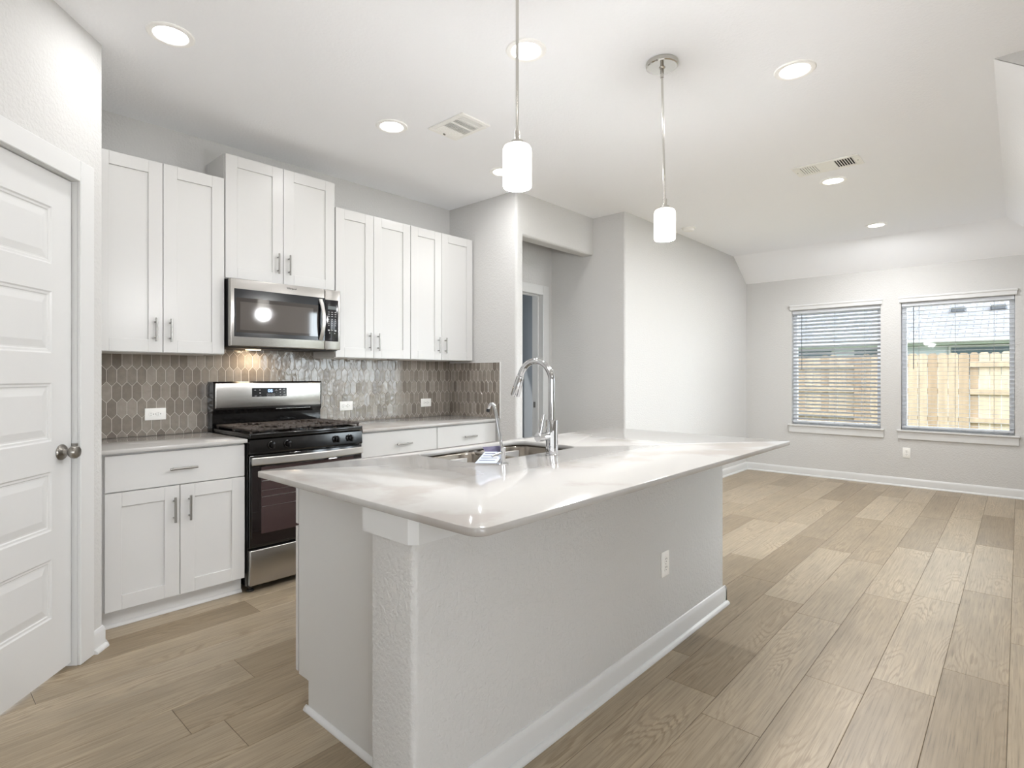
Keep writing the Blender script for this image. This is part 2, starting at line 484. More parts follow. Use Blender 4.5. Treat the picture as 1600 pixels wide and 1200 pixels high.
# floor: every plank a bevelled board of the one floor
mb = MB(); bm = mb.bm
uvl = bm.loops.layers.uv.new('UVMap')
PW, PL, GAP = 0.2165, 1.22, 0.0007
y = 0.032 - PW * 15
row = 0
fixed = {15: 3.09, 16: 2.79, 17: 3.84, 18: 3.28, 14: 3.6, 19: 2.2}
while y < 5.4:
    off = fixed.get(row, random.random() * PL)
    x = off - PL * (math.ceil((off + 3.0) / PL))
    while x < 8.1:
        x0, x1, y0, y1 = x + GAP, x + PL - GAP, y + GAP, y + PW - GAP
        ru, rv = random.random() * 60, random.random() * 60
        c = .0012
        vs = [bm.verts.new(p) for p in ((x0 + c, y0 + c, 0), (x1 - c, y0 + c, 0), (x1 - c, y1 - c, 0), (x0 + c, y1 - c, 0))]
        ws = [bm.verts.new(p) for p in ((x0, y0, -.0012), (x1, y0, -.0012), (x1, y1, -.0012), (x0, y1, -.0012))]
        fs = [bm.faces.new(vs)] + [bm.faces.new((ws[k], ws[(k + 1) % 4], vs[(k + 1) % 4], vs[k])) for k in range(4)]
        for f in fs:
            for l in f.loops:
                l[uvl].uv = (l.vert.co.x - x + ru, l.vert.co.y - y + rv)
        x += PL
    y += PW; row += 1
mb.box(-3.0, 8.2, -3.6, 5.4, -0.12, -0.0015, mi=1)
struct('floor', mb, [m_floor, m_seam], smooth=False)

# ceiling: flat field, far slope, right slope with the hip between them
XS, YS = 7.40, 0.095
mb = MB()
XK = 3.648
T = 0.12
mb.poly([(-2.7, 5.4, H), (XS, 5.4, H), (XS, YS, H), (XK, YS, H), (XK, -3.6, H), (-2.7, -3.6, H)][::-1])
mb.poly([(XS, 5.4, H), (XF + .02, 5.4, ZP - .013), (XF + .02, YR - .02, ZP - .013), (XS, YS, H)])
mb.poly([(XK, YS, H), (XS, YS, H), (XF + .02, YR - .02, ZP - .013), (XK, YR - .02, ZP - .013)])
bmesh.ops.remove_doubles(mb.bm, verts=mb.bm.verts[:], dist=1e-4)
mb.box(-2.7, XF + .2, -3.6, 5.4, H + .02, H + .14)
struct('ceiling', mb, m_ceil, smooth=False)

def holes_wall(fixed_axis, a0, a1, b0, b1, z0, z1, holes):
    """wall slab between a0..a1 on its thin axis, b0..b1 along it, with rectangular holes (b0,b1,z0,z1)"""
    mb = MB()
    bs = sorted({b0, b1, *[h[0] for h in holes], *[h[1] for h in holes]})
    zs = sorted({z0, z1, *[h[2] for h in holes], *[h[3] for h in holes]})
    for i in range(len(bs) - 1):
        for j in range(len(zs) - 1):
            mbx, mz = (bs[i] + bs[i + 1]) / 2, (zs[j] + zs[j + 1]) / 2
            if any(h[0] < mbx < h[1] and h[2] < mz < h[3] for h in holes): continue
            if fixed_axis == 'x': mb.box(a0, a1, bs[i], bs[i + 1], zs[j], zs[j + 1])
            else: mb.box(bs[i], bs[i + 1], a0, a1, zs[j], zs[j + 1])
    return mb

WINZ0, WINZ1 = 0.655, 2.13
W1 = (1.222, 2.204); W2 = (0.034, 1.022)
RW = [(3.98, 4.58), (4.90, 5.50), (5.85, 6.45)]
struct('wall_far', holes_wall('x', XF, XF + .15, YR - .15, 2.95, -.1, 2.9, [(*W1, WINZ0, WINZ1), (*W2, WINZ0, WINZ1)]), m_wall, smooth=False)
struct('wall_right', holes_wall('y', YR - .15, YR, XK + .1, XF, -.1, 2.9, [(*w, .32, 2.25) for w in RW]), m_wall, smooth=False)
# short wall closing the higher ceiling where the slope begins
struct('wall_dining_end', MB().box(XK, XK + .1, -3.6, YR, -.1, H), m_wall, smooth=False)
mb = MB()
t = bmesh.new()
tri = [(YS - .004, H - .0), (YR, ZP + .006), (YR, H)]
A = [t.verts.new((XK - .004, y_, z_)) for y_, z_ in tri]; B_ = [t.verts.new((XK + .004, y_, z_)) for y_, z_ in tri]
for k in range(3): t.faces.new((A[k], A[(k + 1) % 3], B_[(k + 1) % 3], B_[k]))
t.faces.new(A[::-1]); t.faces.new(B_); bmesh.ops.recalc_face_normals(t, faces=t.faces[:]); mb._merge(t)
struct('wall_gable', mb, m_wall, smooth=False)
FRONT_GAPS = [(-2.1, -1.2, .5, 2.3), (-1.0, -.1, .5, 2.3)]  # openings out of view, added and sized to let daylight in from behind
struct('wall_front', holes_wall('y', -3.7, -3.55, -2.7, XK + .1, -.1, 2.9, FRONT_GAPS), m_wall, smooth=False)
struct('wall_entry', holes_wall('x', -2.8, -2.65, -3.7, 2.4, -.1, 2.9, [(-1.2, -.4, .9, 2.1)]), m_wall, smooth=False)  # unseen opening added in this wall for extra daylight
PE = P0 - PU * 1.35
struct('wall_pantry_side', MB().box(-2.8, PE.x, PE.y, PE.y + .12, -.1, 2.9), m_wall, smooth=False)
struct('wall_kitchen', MB().box(.55, 3.62, 4.0, 4.12, -.1, 2.9), m_wall, smooth=False)
struct('wall_pantry_return', MB().box(.53, .65, P0.y + .006, 4.0, -.1, 2.9), m_wall, smooth=False)

# return wall, header over the hall opening, long living wall (bullnosed corners)
XRW, YH, XS2, YL = 3.52, 3.15, 4.67, 2.785
struct('wall_return', MB().prism(rrect(XRW, 3.613, YH, 4.12, [.022, .022, 0, 0]), -.1, 2.9), m_wall, ang=60)
mb = MB()
prof = [(3.268, 2.9), (3.268, 2.485), (3.172, 2.485)] + [(3.172 - .022 * sin(a), 2.507 - .022 * cos(a)) for a in [R(k) for k in (15, 30, 45, 60, 75, 90)]] + [(3.15, 2.9)]
t = bmesh.new()
A = [t.verts.new((3.595, y_, z_)) for y_, z_ in prof]; B_ = [t.verts.new((XS2 + .02, y_, z_)) for y_, z_ in prof]
for k in range(len(prof)): t.faces.new((A[k], A[(k + 1) % len(prof)], B_[(k + 1) % len(prof)], B_[k]))
t.faces.new(A[::-1]); t.faces.new(B_); bmesh.ops.recalc_face_normals(t, faces=t.faces[:]); mb._merge(t)
struct('wall_header', mb, m_wall, ang=60)
r_ = .022
poly = [(XS2, 3.80)] + [(XS2 + r_ - r_ * cos(a), YL + r_ - r_ * sin(a)) for a in [R(k) for k in range(0, 91, 15)]] + [(XF + .15, YL), (XF + .15, YL + .12), (XS2 + .12, YL + .12), (XS2 + .12, 3.80)]
struct('wall_left', MB().prism(poly, -.1, 2.9), m_wall, ang=60)
DX0, DX1, DZ = 3.70, 4.51, 2.125
struct('wall_hall', holes_wall('y', 3.675, 3.80, 3.60, XS2, -.1, 2.9, [(DX0 - .02, DX1 + .02, -.02, DZ + .02)]), m_wall, smooth=False)
# room behind the hall door, with an unseen back opening added for daylight
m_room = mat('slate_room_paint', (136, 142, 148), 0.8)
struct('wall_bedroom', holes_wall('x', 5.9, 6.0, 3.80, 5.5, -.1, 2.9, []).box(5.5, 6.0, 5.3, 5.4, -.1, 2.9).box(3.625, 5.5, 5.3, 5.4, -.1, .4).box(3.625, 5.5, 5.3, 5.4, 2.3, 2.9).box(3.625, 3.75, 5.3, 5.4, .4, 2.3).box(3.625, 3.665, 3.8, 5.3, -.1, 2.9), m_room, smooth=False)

# pantry wall with its door opening (built along the 48 degree line)
MP = Matrix.Translation((P0.x, P0.y, 0)) @ Matrix.Rotation(TH, 4, 'Z')     # local +x towards the corner, local -y into the room
OS0, OS1, OZ = -0.955, -0.172, 2.145
mb = MB()
for (x0, x1, z0, z1) in ((-1.36, OS0 - .018, -.1, 2.9), (OS1 + .018, -.0, -.1, 2.9), (OS0 - .018, OS1 + .018, OZ + .018, 2.9)):
    mb.box(x0, x1, 0, .12, z0, z1, M=MP)
struct('wall_pantry', mb, m_wall, ang=50)

# baseboards with shoe moulding
BASE = [(0, 0), (.030, 0), (.030, .007), (.026, .014), (.019, .018), (.013, .019), (.013, .078), (.010, .088), (.005, .098), (0, .100)]
def baseboard(name, p0, p1, n, ext0=0, ext1=0):
    d = (Vector(p1) - Vector(p0)).normalized()
    struct(name, MB().sweep(BASE, Vector(p0) - d * ext0, Vector(p1) + d * ext1, n), m_trim, ang=25)
baseboard('baseboard_far', (XF, YR), (XF, YL), (-1, 0))
baseboard('baseboard_left', (XS2, YL), (XF, YL), (0, -1), ext0=.013)
baseboard('baseboard_hall', (XS2, YL), (XS2, 3.675), (-1, 0), ext0=.013)
baseboard('baseboard_right', (XK + .1, YR), (XF, YR), (0, 1))
pb0, pb1 = P0 - PU * .078, P0
baseboard('baseboard_pantry', pb0, pb1, PN, ext1=.008)
baseboard('baseboard_pantry_return', (P0.x, P0.y + .005), (P0.x, 3.42), (1, 0))
baseboard('baseboard_return', (XRW, YH), (XRW, 3.36), (-1, 0), ext0=.013)
baseboard('baseboard_pillar', (XRW, YH), (3.613, YH), (0, -1), ext0=.013)

# =================================================================== PANTRY DOOR
d1 = struct_e('door_1', (P0.x, P0.y, 0)); d1.rotation_euler = (0, 0, TH); WL[d1.name] = Vector((0, 0, 0))
d1['label'] = 'white five-panel pantry door on the diagonal wall at the left edge'
CT = .016
mb = MB()
mb.box(OS1, OS1 + .094, -CT, 0, 0, OZ + .094, .003)
mb.box(OS0 - .094, OS0, -CT, 0, 0, OZ + .094, .003)
mb.box(OS0 - .0, OS1, -CT, 0, OZ, OZ + .094, .003)
obj('door_casing', mb, m_trim, d1)
mb = MB()
mb.box(OS1, OS1 + .018, -.001, .12, 0, OZ)
mb.box(OS0 - .018, OS0, -.001, .12, 0, OZ)
mb.box(OS0 - .018, OS1 + .018, -.001, .12, OZ, OZ + .018)
# stop strip behind the leaf
mb.box(OS1 - .012, OS1, .062, .10, 0, OZ); mb.box(OS0, OS0 + .012, .062, .10, 0, OZ)
obj('door_jamb', mb, m_trim, d1)
LS0, LS1, LZ0, LZ1, LY = OS0 + .004, OS1 - .004, .018, OZ - .004, .022
panels = [(1.755, 1.996), (1.380, 1.640), (1.008, 1.255), (.632, .882), (.262, .512)]
PX0, PX1 = LS0 + .118, LS1 - .118
def panelled_leaf(x0, x1, z0, z1, y, panels, px0, px1, thick):
    t = bmesh.new()
    def quad(a): t.faces.new([t.verts.new(p) for p in a])
    def rect(xa, xb, za, zb, yy): quad([(xa, yy, za), (xb, yy, za), (xb, yy, zb), (xa, yy, zb)])
    rect(x0, px0, z0, z1, y); rect(px1, x1, z0, z1, y)
    ps = sorted(panels); edges = [z0] + [v for p in ps for v in p] + [z1]
    for k in range(0, len(edges), 2): rect(px0, px1, edges[k], edges[k + 1], y)
    rings_def = [(0, 0), (.006, .0045), (.014, .0050), (.018, .0085), (.024, .0085), (.052, .0030)]
    for za, zb in ps:
        rings = []
        for ins, dep in rings_def:
            rings.append([t.verts.new(p) for p in ((px0 + ins, y + dep, za + ins), (px1 - ins, y + dep, za + ins), (px1 - ins, y + dep, zb - ins), (px0 + ins, y + dep, zb - ins))])
        for a, b in zip(rings, rings[1:]):
            for k in range(4): t.faces.new((a[k], a[(k + 1) % 4], b[(k + 1) % 4], b[k]))
        t.faces.new(rings[-1])
    # edges and back
    for (a, b) in (((x0, z0), (x1, z0)), ((x1, z0), (x1, z1)), ((x1, z1), (x0, z1)), ((x0, z1), (x0, z0))):
        quad([(a[0], y, a[1]), (a[0], y + thick, a[1]), (b[0], y + thick, b[1]), (b[0], y, b[1])])
    quad([(x0, y + thick, z0), (x0, y + thick, z1), (x1, y + thick, z1), (x1, y + thick, z0)])
    bmesh.ops.remove_doubles(t, verts=t.verts[:], dist=1e-5)
    bmesh.ops.recalc_face_normals(t, faces=t.faces[:])
    mb = MB(); mb._merge(t); return mb
leaf = obj('door_leaf', panelled_leaf(LS0, LS1, LZ0, LZ1, LY, panels, PX0, PX1, .035), m_trim, d1, smooth=False)
kx, kz = LS1 - .062, .955
mb = MB()
mb.lathe([(0, 0), (.034, 0), (.0345, -.003), (.031, -.008), (.020, -.012), (.0135, -.016), (.011, -.022), (.011, -.030), (.014, -.034), (.021, -.038), (.0265, -.045), (.0285, -.053), (.027, -.062), (.022, -.068), (.012, -.071), (0, -.0715)][::1], (kx, LY, kz), (0, 1, 0), n=40)
obj('door_knob', mb, m_nickel, leaf)
mb = MB().box(LS1 - .001, LS1 + .0035, LY + .003, LY + .028, kz - .03, kz + .03, .0008)
mb.box(OS1 - .0025, OS1 + .001, -.004, .040, kz - .028, kz + .03, .0008)
obj('strike_plate', mb, m_nickel, leaf)
for zz in (.25, 1.08, 1.92):
    obj('hinge', MB().cyl((OS0 + .002, LY - .004, zz - .05), (OS0 + .002, LY - .004, zz + .05), .006), m_nickel, d1)

# =================================================================== HALL DOORWAY
d2 = struct_e('door_2', (DX1, 3.675, 0)); d2['label'] = 'white cased doorway in the hall recess behind the pillar'
mb = MB()
mb.box(DX1, DX1 + .094, 3.659, 3.675, 0, DZ + .094, .003)
mb.box(DX0 - .09, DX0, 3.659, 3.675, 0, DZ + .094, .003)
mb.box(DX0, DX1, 3.659, 3.675, DZ, DZ + .094, .003)
obj('door_casing', mb, m_trim, d2)
mb = MB()
mb.box(DX1, DX1 + .018, 3.67, 3.81, 0, DZ); mb.box(DX0 - .018, DX0, 3.67, 3.81, 0, DZ); mb.box(DX0 - .018, DX1 + .018, 3.67, 3.81, DZ, DZ + .018)
mb.box(DX1 - .012, DX1, 3.72, 3.755, 0, DZ, .002); mb.box(DX0, DX0 + .012, 3.72, 3.755, 0, DZ, .002); mb.box(DX0, DX1, 3.72, 3.755, DZ - .012, DZ, .002)
jb = obj('door_jamb', mb, m_trim, d2)
obj('strike_plate', MB().box(DX1 - .002, DX1 + .001, 3.765, 3.795, .95, 1.01, .001).box(DX1 - .003, DX1 - .0005, 3.773, 3.787, .965, .995), m_nickel, d2)

# =================================================================== WINDOWS
def make_window(name, axis, wall, lo, hi, label, WINZ0=WINZ0, WINZ1=WINZ1):
    """axis 'x': window in a wall at x=wall facing -x; axis 'y': wall at y=wall facing +y"""
    def bx(mb, d0, d1, b0, b1, z0, z1, bev=0.0):
        if axis == 'x': return mb.box(wall + d0, wall + d1, b0, b1, z0, z1, bev)
        return mb.box(b0, b1, wall - d1, wall - d0, z0, z1, bev)
    mid = (lo + hi) / 2
    w = struct_e(name, (wall, mid, WINZ0) if axis == 'x' else (mid, wall, WINZ0)); w['label'] = label
    fw = .045
    mb = MB()
    bx(mb, .075, .135, lo + .001, lo + fw, WINZ0 + .001, WINZ1 - .001, .004); bx(mb, .075, .135, hi - fw, hi - .001, WINZ0 + .001, WINZ1 - .001, .004)
    bx(mb, .075, .135, lo + fw, hi - fw, WINZ0 + .001, WINZ0 + fw, .004); bx(mb, .075, .135, lo + fw, hi - fw, WINZ1 - fw, WINZ1 - .001, .004)
    obj('window_frame', mb, m_vinyl, w)
    obj('pane', bx(MB(), .105, .109, lo + fw - .005, hi - fw + .005, WINZ0 + fw - .005, WINZ1 - fw + .005), m_pane, w)
    mb = MB()
    bx(mb, -.022, 0, lo - .018, hi + .018, WINZ1 + .004, WINZ1 + .062, .003); bx(mb, -.030, 0, lo - .024, hi + .024, WINZ1 + .046, WINZ1 + .070, .005)
    obj('window_head_casing', mb, m_trim, w)
    mb = MB()
    bx(mb, -.034, .075, lo - .0, hi + .0, WINZ0 - .02, WINZ0 + .002, .004); bx(mb, -.038, 0, lo - .04, hi + .04, WINZ0 - .018, WINZ0 + .002, .004)
    bx(mb, -.018, 0, lo - .032, hi + .032, WINZ0 - .104, WINZ0 - .018, .003)
    obj('window_sill', mb, m_trim, w)
    return w
make_window('window_1', 'x', XF, *W1, 'left window in the far wall')
make_window('window_2', 'x', XF, *W2, 'right window in the far wall')
for i, w in enumerate(RW):
    make_window('window_%d' % (i + 3), 'y', YR, *w, 'tall window in the right wall beside the living area', .32, 2.25)

def make_blind(lo, hi, tilt, label, wand_z):
    b = thing('window_blind', (XF + .04, (lo + hi) / 2, WINZ0 + .03), label, 'window blind', 'horizontal blinds in the far windows')
    xc = XF + .040
    mb = MB(); z = WINZ0 + .075; k = 0
    while z < WINZ1 - .05:
        M = Matrix.Translation((xc, 0, z)) @ Matrix.Rotation(tilt, 4, 'Y')
        t = MB().box(-.024, .024, lo + .006, hi - .006, -.0014, .0014, M=M)
        me = bpy.data.meshes.new('t'); t.bm.to_mesh(me); t.bm.free(); mb.bm.from_mesh(me); bpy.data.meshes.remove(me)
        z += .0465; k += 1
    obj('slats', mb, m_blind, b, smooth=False)
    obj('head_rail', MB().box(xc - .026, xc + .026, lo + .004, hi - .004, WINZ1 - .042, WINZ1 - .002, .002), m_blind, b)
    obj('bottom_rail', MB().box(xc - .024, xc + .024, lo + .008, hi - .008, WINZ0 + .025, WINZ0 + .045, .003), m_blind, b)
    mb = MB()
    for f in (.17, .5, .83):
        y_ = lo + (hi - lo) * f
        mb.cyl((xc - .026, y_, WINZ0 + .035), (xc - .026, y_, WINZ1 - .04), .0014, n=6)
        mb.cyl((xc + .026, y_, WINZ0 + .035), (xc + .026, y_, WINZ1 - .04), .0012, n=6)
    obj('ladder_cord', mb, m_cord, b)
    obj('tilt_wand', MB().cyl((xc - .034, hi - .12, wand_z), (xc - .034, hi - .12, WINZ1 - .045), .004, n=8), m_wand, b)
    return b
make_blind(*W1, R(28), 'white slatted blind with tilted slats in the left far window', 1.36)
make_blind(*W2, R(1), 'white slatted blind with flat open slats in the right far window', 1.36)

# =================================================================== BACKSPLASH
def tiles(width, z0, z1, seed):
    """picket tiles on the plane y=0 (front towards -y), x 0..width"""
    rnd = random.Random(seed)
    t = bmesh.new()
    w, side, tip, g = .0515, .070, .028, .0030
    pitch = side + tip
    z = 1.284 - 5 * pitch; r = 0
    while z < z1 + .1:
        x = (-w if r % 2 else -w / 2)
        while x < width + w:
            cx, cz = x, z
            def hexa(ins):
                a = w / 2 - ins; s_ = side / 2 - ins * .25; tt = side / 2 + tip - ins * 1.1
                return [(cx - a, cz - s_), (cx, cz - tt), (cx + a, cz - s_), (cx + a, cz + s_), (cx, cz + tt), (cx - a, cz + s_)]
            tx, tz, dd = rnd.gauss(0, .012), rnd.gauss(0, .008), rnd.random() * .0006
            lay = []
            for ins, dep in ((g / 2, .0004), (g / 2 + .0002, .0012), (g / 2 + .0014, .0022)):
                lay.append([t.verts.new((px, -(dep + (dd + (px - cx) * tx + (pz - cz) * tz if dep > .002 else 0)), pz)) for px, pz in hexa(ins)])
            for a, b in zip(lay, lay[1:]):
                for k in range(6): t.faces.new((a[k], a[(k + 1) % 6], b[(k + 1) % 6], b[k]))
            t.faces.new(lay[-1])
            x += w
        z += pitch; r += 1
    for co, no in (((0, 0, z0), (0, 0, -1)), ((0, 0, z1), (0, 0, 1)), ((0, 0, 0), (-1, 0, 0)), ((width, 0, 0), (1, 0, 0))):
        bmesh.ops.bisect_plane(t, geom=t.verts[:] + t.edges[:] + t.faces[:], plane_co=co, plane_no=no, clear_outer=True)
    bmesh.ops.recalc_face_normals(t, faces=t.faces[:])
    return t
SZ0, SZ1 = .9145, 1.412
mb = MB()
t = tiles(3.515 - .65, SZ0, SZ1 + .06, 1); t.transform(Matrix.Translation((.65, 3.994, 0))); mb._merge(t)
t = tiles(3.99 - 3.335, SZ0, SZ1 - .012, 2); t.transform(Matrix.Translation((3.513, 3.99, 0)) @ Matrix.Rotation(-pi / 2, 4, 'Z')); mb._merge(t)
mb.box(.65, 3.517, 3.9932, 4.0, SZ0, SZ1 + .06, mi=1)
mb.box(3.5125, XRW, 3.335, 3.993, SZ0, SZ1 - .012, mi=1)
struct('wall_backsplash', mb, [m_tile, m_grout], smooth=False)
struct('trim_1', MB().box(3.509, XRW, 3.331, 3.336, SZ0, SZ1 - .012).box(3.509, XRW, 3.331, 3.68, SZ1 - .012, SZ1 - .008), m_trim, smooth=False)

# =================================================================== CABINETS
def bar_handle(c, L, horiz, parent, out=-1):
    """bar pull centred at c on a front facing -y (out=-1) or +y"""
    x, y, z = c; mb = MB(); yo = y + out * .030
    if horiz:
        mb.cyl((x - L / 2, yo, z), (x + L / 2, yo, z), .006, n=14)
        for s_ in (-1, 1): mb.cyl((x + s_ * L * .33, y, z), (x + s_ * L * .33, yo, z), .0045, n=10)
    else:
        mb.cyl((x, yo, z - L / 2), (x, yo, z + L / 2), .006, n=14)
        for s_ in (-1, 1): mb.cyl((x, y, z + s_ * L * .33), (x, yo, z + s_ * L * .33), .0045, n=10)
    return obj('handle', mb, m_bar, parent)
def shaker(x0, x1, z0, z1, y, parent, st=.072, th=.019, out=-1):
    """shaker door, front face at y facing -y when out=-1"""
    mb = MB(); ya, yb = (y, y + th) if out < 0 else (y - th, y)
    b = .0013
    mb.box(x0, x0 + st, ya, yb, z0, z1, b); mb.box(x1 - st, x1, ya, yb, z0, z1, b)
    mb.box(x0 + st, x1 - st, ya, yb, z0, z0 + st, b); mb.box(x0 + st, x1 - st, ya, yb, z1 - st, z1, b)
    pa, pb = (y + .009, y + th - .003) if out < 0 else (y - th + .003, y - .009)
    mb.box(x0 + st - .002, x1 - st + .002, pa, pb, z0 + st - .002, z1 - st + .002)
    return obj('door', mb, m_cab, parent)
def slab_front(x0, x1, z0, z1, y, parent, th=.019, out=-1):
    ya, yb = (y, y + th) if out < 0 else (y - th, y)
    return obj('drawer', MB().box(x0, x1, ya, yb, z0, z1, .002), m_cab, parent)

G = .0017
def upper(name_label, x0, x1, z0, z1, xs, hz, yf=3.67, side_z=None):
    c = thing('wall_cabinet', ((x0 + x1) / 2, 3.99, z0), name_label, 'cabinet', 'upper wall cabinets')
    mb = MB()
    yb = yf + .0205
    p = .016
    mb.box(x0, x0 + p, yb, 3.992, z0, z1); mb.box(x1 - p, x1, yb, 3.992, z0, z1)
    mb.box(x0 + p, x1 - p, yb, 3.992, z1 - p, z1); mb.box(x0 + p, x1 - p, 3.982, 3.992, z0, z1 - p)
    mb.box(x0 + p, x1 - p, yb, yb + .018, z0, z0 + .035)
    mb.box(xs - .02, xs + .02, yb, yb + .018, z0 + .03, z1 - p)
    obj('body', mb, m_cab, c, smooth=False)
    obj('bottom_panel', MB().box(x0 + p, x1 - p, yb + .018, 3.982, z0 + .012, z0 + .026), m_maple, c, smooth=False)['label'] = 'tan wood underside'
    da = shaker(x0 + G, xs - G, z0 + .004, z1 - .002, yf, c); db = shaker(xs + G, x1 - G, z0 + .004, z1 - .002, yf, c)
    bar_handle((xs - .040, yf, hz), .135, False, da); bar_handle((xs + .036, yf, hz), .135, False, db)
    return c
upper('white two-door wall cabinet left of the microwave beside the pantry wall', .70, 1.372, 1.416, 2.517, 1.034, 1.548)
upper('taller white two-door wall cabinet directly above the microwave', 1.376, 2.130, 1.896, 2.680, 1.748, 2.03)
upper('white two-door wall cabinet immediately right of the microwave', 2.136, 2.810, 1.416, 2.512, 2.459, 1.543)
upper('white two-door wall cabinet at the right end against the return wall', 2.812, 3.508, 1.416, 2.512, 3.140, 1.543)

def base_cab(label, x0, x1, xs, group='base cabinets along the kitchen wall', fill_l=0, fill_r=0, half=None):
    c = thing('base_cabinet', ((x0 + x1) / 2, 3.7, 0), label, 'cabinet', group)
    yf = 3.37; yb = 3.3905; p = .016
    mb = MB()
    mb.box(x0 - fill_l, x0 + p, yb, 3.985, .105, .8915); mb.box(x1 - p, x1 + fill_r, yb, 3.985, .105, .8915)
    mb.box(x0 + p, x1 - p, yb, 3.985, .105, .121); mb.box(x0 + p, x1 - p, 3.97, 3.985, .121, .8915)
    mb.box(x0 + p, x1 - p, yb, yb + .018, .862, .8915); mb.box(x0 + p, x1 - p, yb, yb + .018, .675, .715)
    mb.box(xs - .02, xs + .02, yb, yb + .017, .121, .68)
    obj('body', mb, m_cab, c, smooth=False)
    obj('toe_kick', MB().box(x0 - fill_l, x1 + fill_r, 3.43, 3.446, .001, .105).sweep([(0, .0005), (.016, .0005), (.016, .006), (.012, .013), (.005, .018), (0, .019)], (x0 - fill_l, 3.43), (x1 + fill_r, 3.43), (0, -1)), m_cab, c)
    dr = slab_front(x0 + .002, x1 - .002, .697, .881, yf, c)
    bar_handle(((x0 + x1) / 2 + .01, yf, .785), .135, True, dr)
    da = shaker(x0 + .002, xs - G, .098, .692, yf, c); db = shaker(xs + G, x1 - .002, .098, .692, yf, c)
    bar_handle((xs - .030, yf, .566), .135, False, da); bar_handle((xs + .045, yf, .566), .135, False, db)
    return c
base_cab('white base cabinet with one drawer left of the range beside the pantry wall', .691, 1.374, 1.030, fill_l=.035)
base_cab('white base cabinet right of the range, its drawer nearest the range', 2.158, 2.838, 2.498)
base_cab('white base cabinet right of the range, tucked into the corner', 2.840, 3.500, 3.17, fill_r=.012)

# =================================================================== COUNTERTOPS ON THE WALL RUN
c = obj('countertop', slab([(.655, 3.345), (1.378, 3.345), (1.378, 3.992), (.655, 3.992)], .892, .914), m_quartz, origin=(1.02, 3.67, .892), ang=50)
tag(c, 'short white quartz countertop left of the range', 'countertop', 'countertops')
c = obj('countertop', slab([(2.152, 3.345), (3.511, 3.345), (3.511, 3.992), (2.152, 3.992)], .892, .914), m_quartz, origin=(2.83, 3.67, .892), ang=50)
tag(c, 'white quartz countertop right of the range ending at the return wall', 'countertop', 'countertops')

# =================================================================== ISLAND
IX0, IX1, IY0, IY1 = .955, 3.135, 1.235, 1.435
struct('wall_island', MB().prism(rrect(IX0, IX1, IY0, IY1, [.020, .020, .005, .005], 6), 0, .8915), m_wall, ang=60)
def ch(x0, x1, y0, y1, c_):
    return [(x0, y0 + c_), (x0 + c_, y0), (x1 - c_, y0), (x1, y0 + c_), (x1, y1), (x0, y1)]
struct('trim_2', MB().prism(ch(IX0 - .011, IX1 + .011, IY0 - .011, IY1 + .033, .022), .818, .8912), m_trim, smooth=False)
baseboard('baseboard_island', (IX0, IY0), (IX1, IY0), (0, -1), ext0=.013, ext1=.013)
baseboard('baseboard_island_end', (IX1, IY0), (IX1, IY1), (1, 0), ext0=.013)
baseboard('baseboard_island_start', (IX0, IY0), (IX0, IY1 - .02), (-1, 0), ext0=.013)

isl = thing('island_cabinet', (2.06, 1.78, 0), 'white island base cabinet behind the textured knee wall, plain end panel', 'cabinet')
CX0, CX1 = 1.06, 3.10
mb = MB()
pts = [(IY1 + .001, 0.001), (2.018, 0.001), (2.018, .115), (2.094, .115), (2.094, .8912), (IY1 + .001, .8912)]
for xa in (CX0, CX1 - .018):
    mb = MB(); t = bmesh.new(); A = [t.verts.new((xa, y_, z_)) for y_, z_ in pts]; B_ = [t.verts.new((xa + .018, y_, z_)) for y_, z_ in pts]
    for k in range(len(pts)): t.faces.new((A[k], A[(k + 1) % len(pts)], B_[(k + 1) % len(pts)], B_[k]))
    t.faces.new(A[::-1]); t.faces.new(B_); bmesh.ops.recalc_face_normals(t, faces=t.faces[:]); mb._merge(t)
    obj('end_panel', mb, m_cab, isl, smooth=False)
mb = MB().box(CX0 + .018, CX1 - .018, IY1 + .002, IY1 + .014, .12, .66).box(CX0 + .018, CX1 - .018, IY1 + .014, 2.09, .115, .131)
for xx in (1.55, 2.49): mb.box(xx, xx + .018, IY1 + .014, 2.09, .131, .8912)
obj('body', mb, m_cab, isl, smooth=False)
obj('toe_kick', MB().box(CX0 + .018, CX1 - .018, 2.004, 2.018, .001, .115), m_cab, isl)
SH = [(0, 0.0005), (.014, 0.0005), (.014, .006), (.010, .013), (.004, .018), (0, .019)]
obj('shoe_moulding', MB().sweep(SH, (CX0, IY1 + .001), (CX0, 2.034), (-1, 0)).sweep(SH, (CX0 - .013, 2.0185), (CX1, 2.0185), (0, 1)), m_trim, isl)
xs_ = [1.062, 1.555, 2.030, 2.505, 3.098]
for k in range(4):
    a, b = xs_[k] + .0015, xs_[k + 1] - .0015
    dd = shaker(a, b, .118, .86 if k in (1, 2) else .69, 2.128, isl, st=.07, out=1)
    bar_handle((b - .035 if k % 2 == 0 else a + .035, 2.128, .6), .135, False, dd, out=1)
    if k in (0, 3):
        dr = slab_front(a, b, .70, .875, 2.128, isl, out=1); bar_handle(((a + b) / 2, 2.128, .787), .135, True, dr, out=1)

SKX0, SKX1, SKY0, SKY1 = 1.635, 2.405, 1.700, 2.128
ct = obj('countertop', slab(rrect(.938, 3.425, .962, 2.197, [.045, .03, .02, .02]), .892, .914, hole=rrect(SKX0, SKX1, SKY0, SKY1, .085, 10)), m_quartz, origin=(2.18, 1.58, .892), ang=50)
tag(ct, 'large white quartz island countertop with rounded corners and sink cutout', 'countertop', 'countertops')

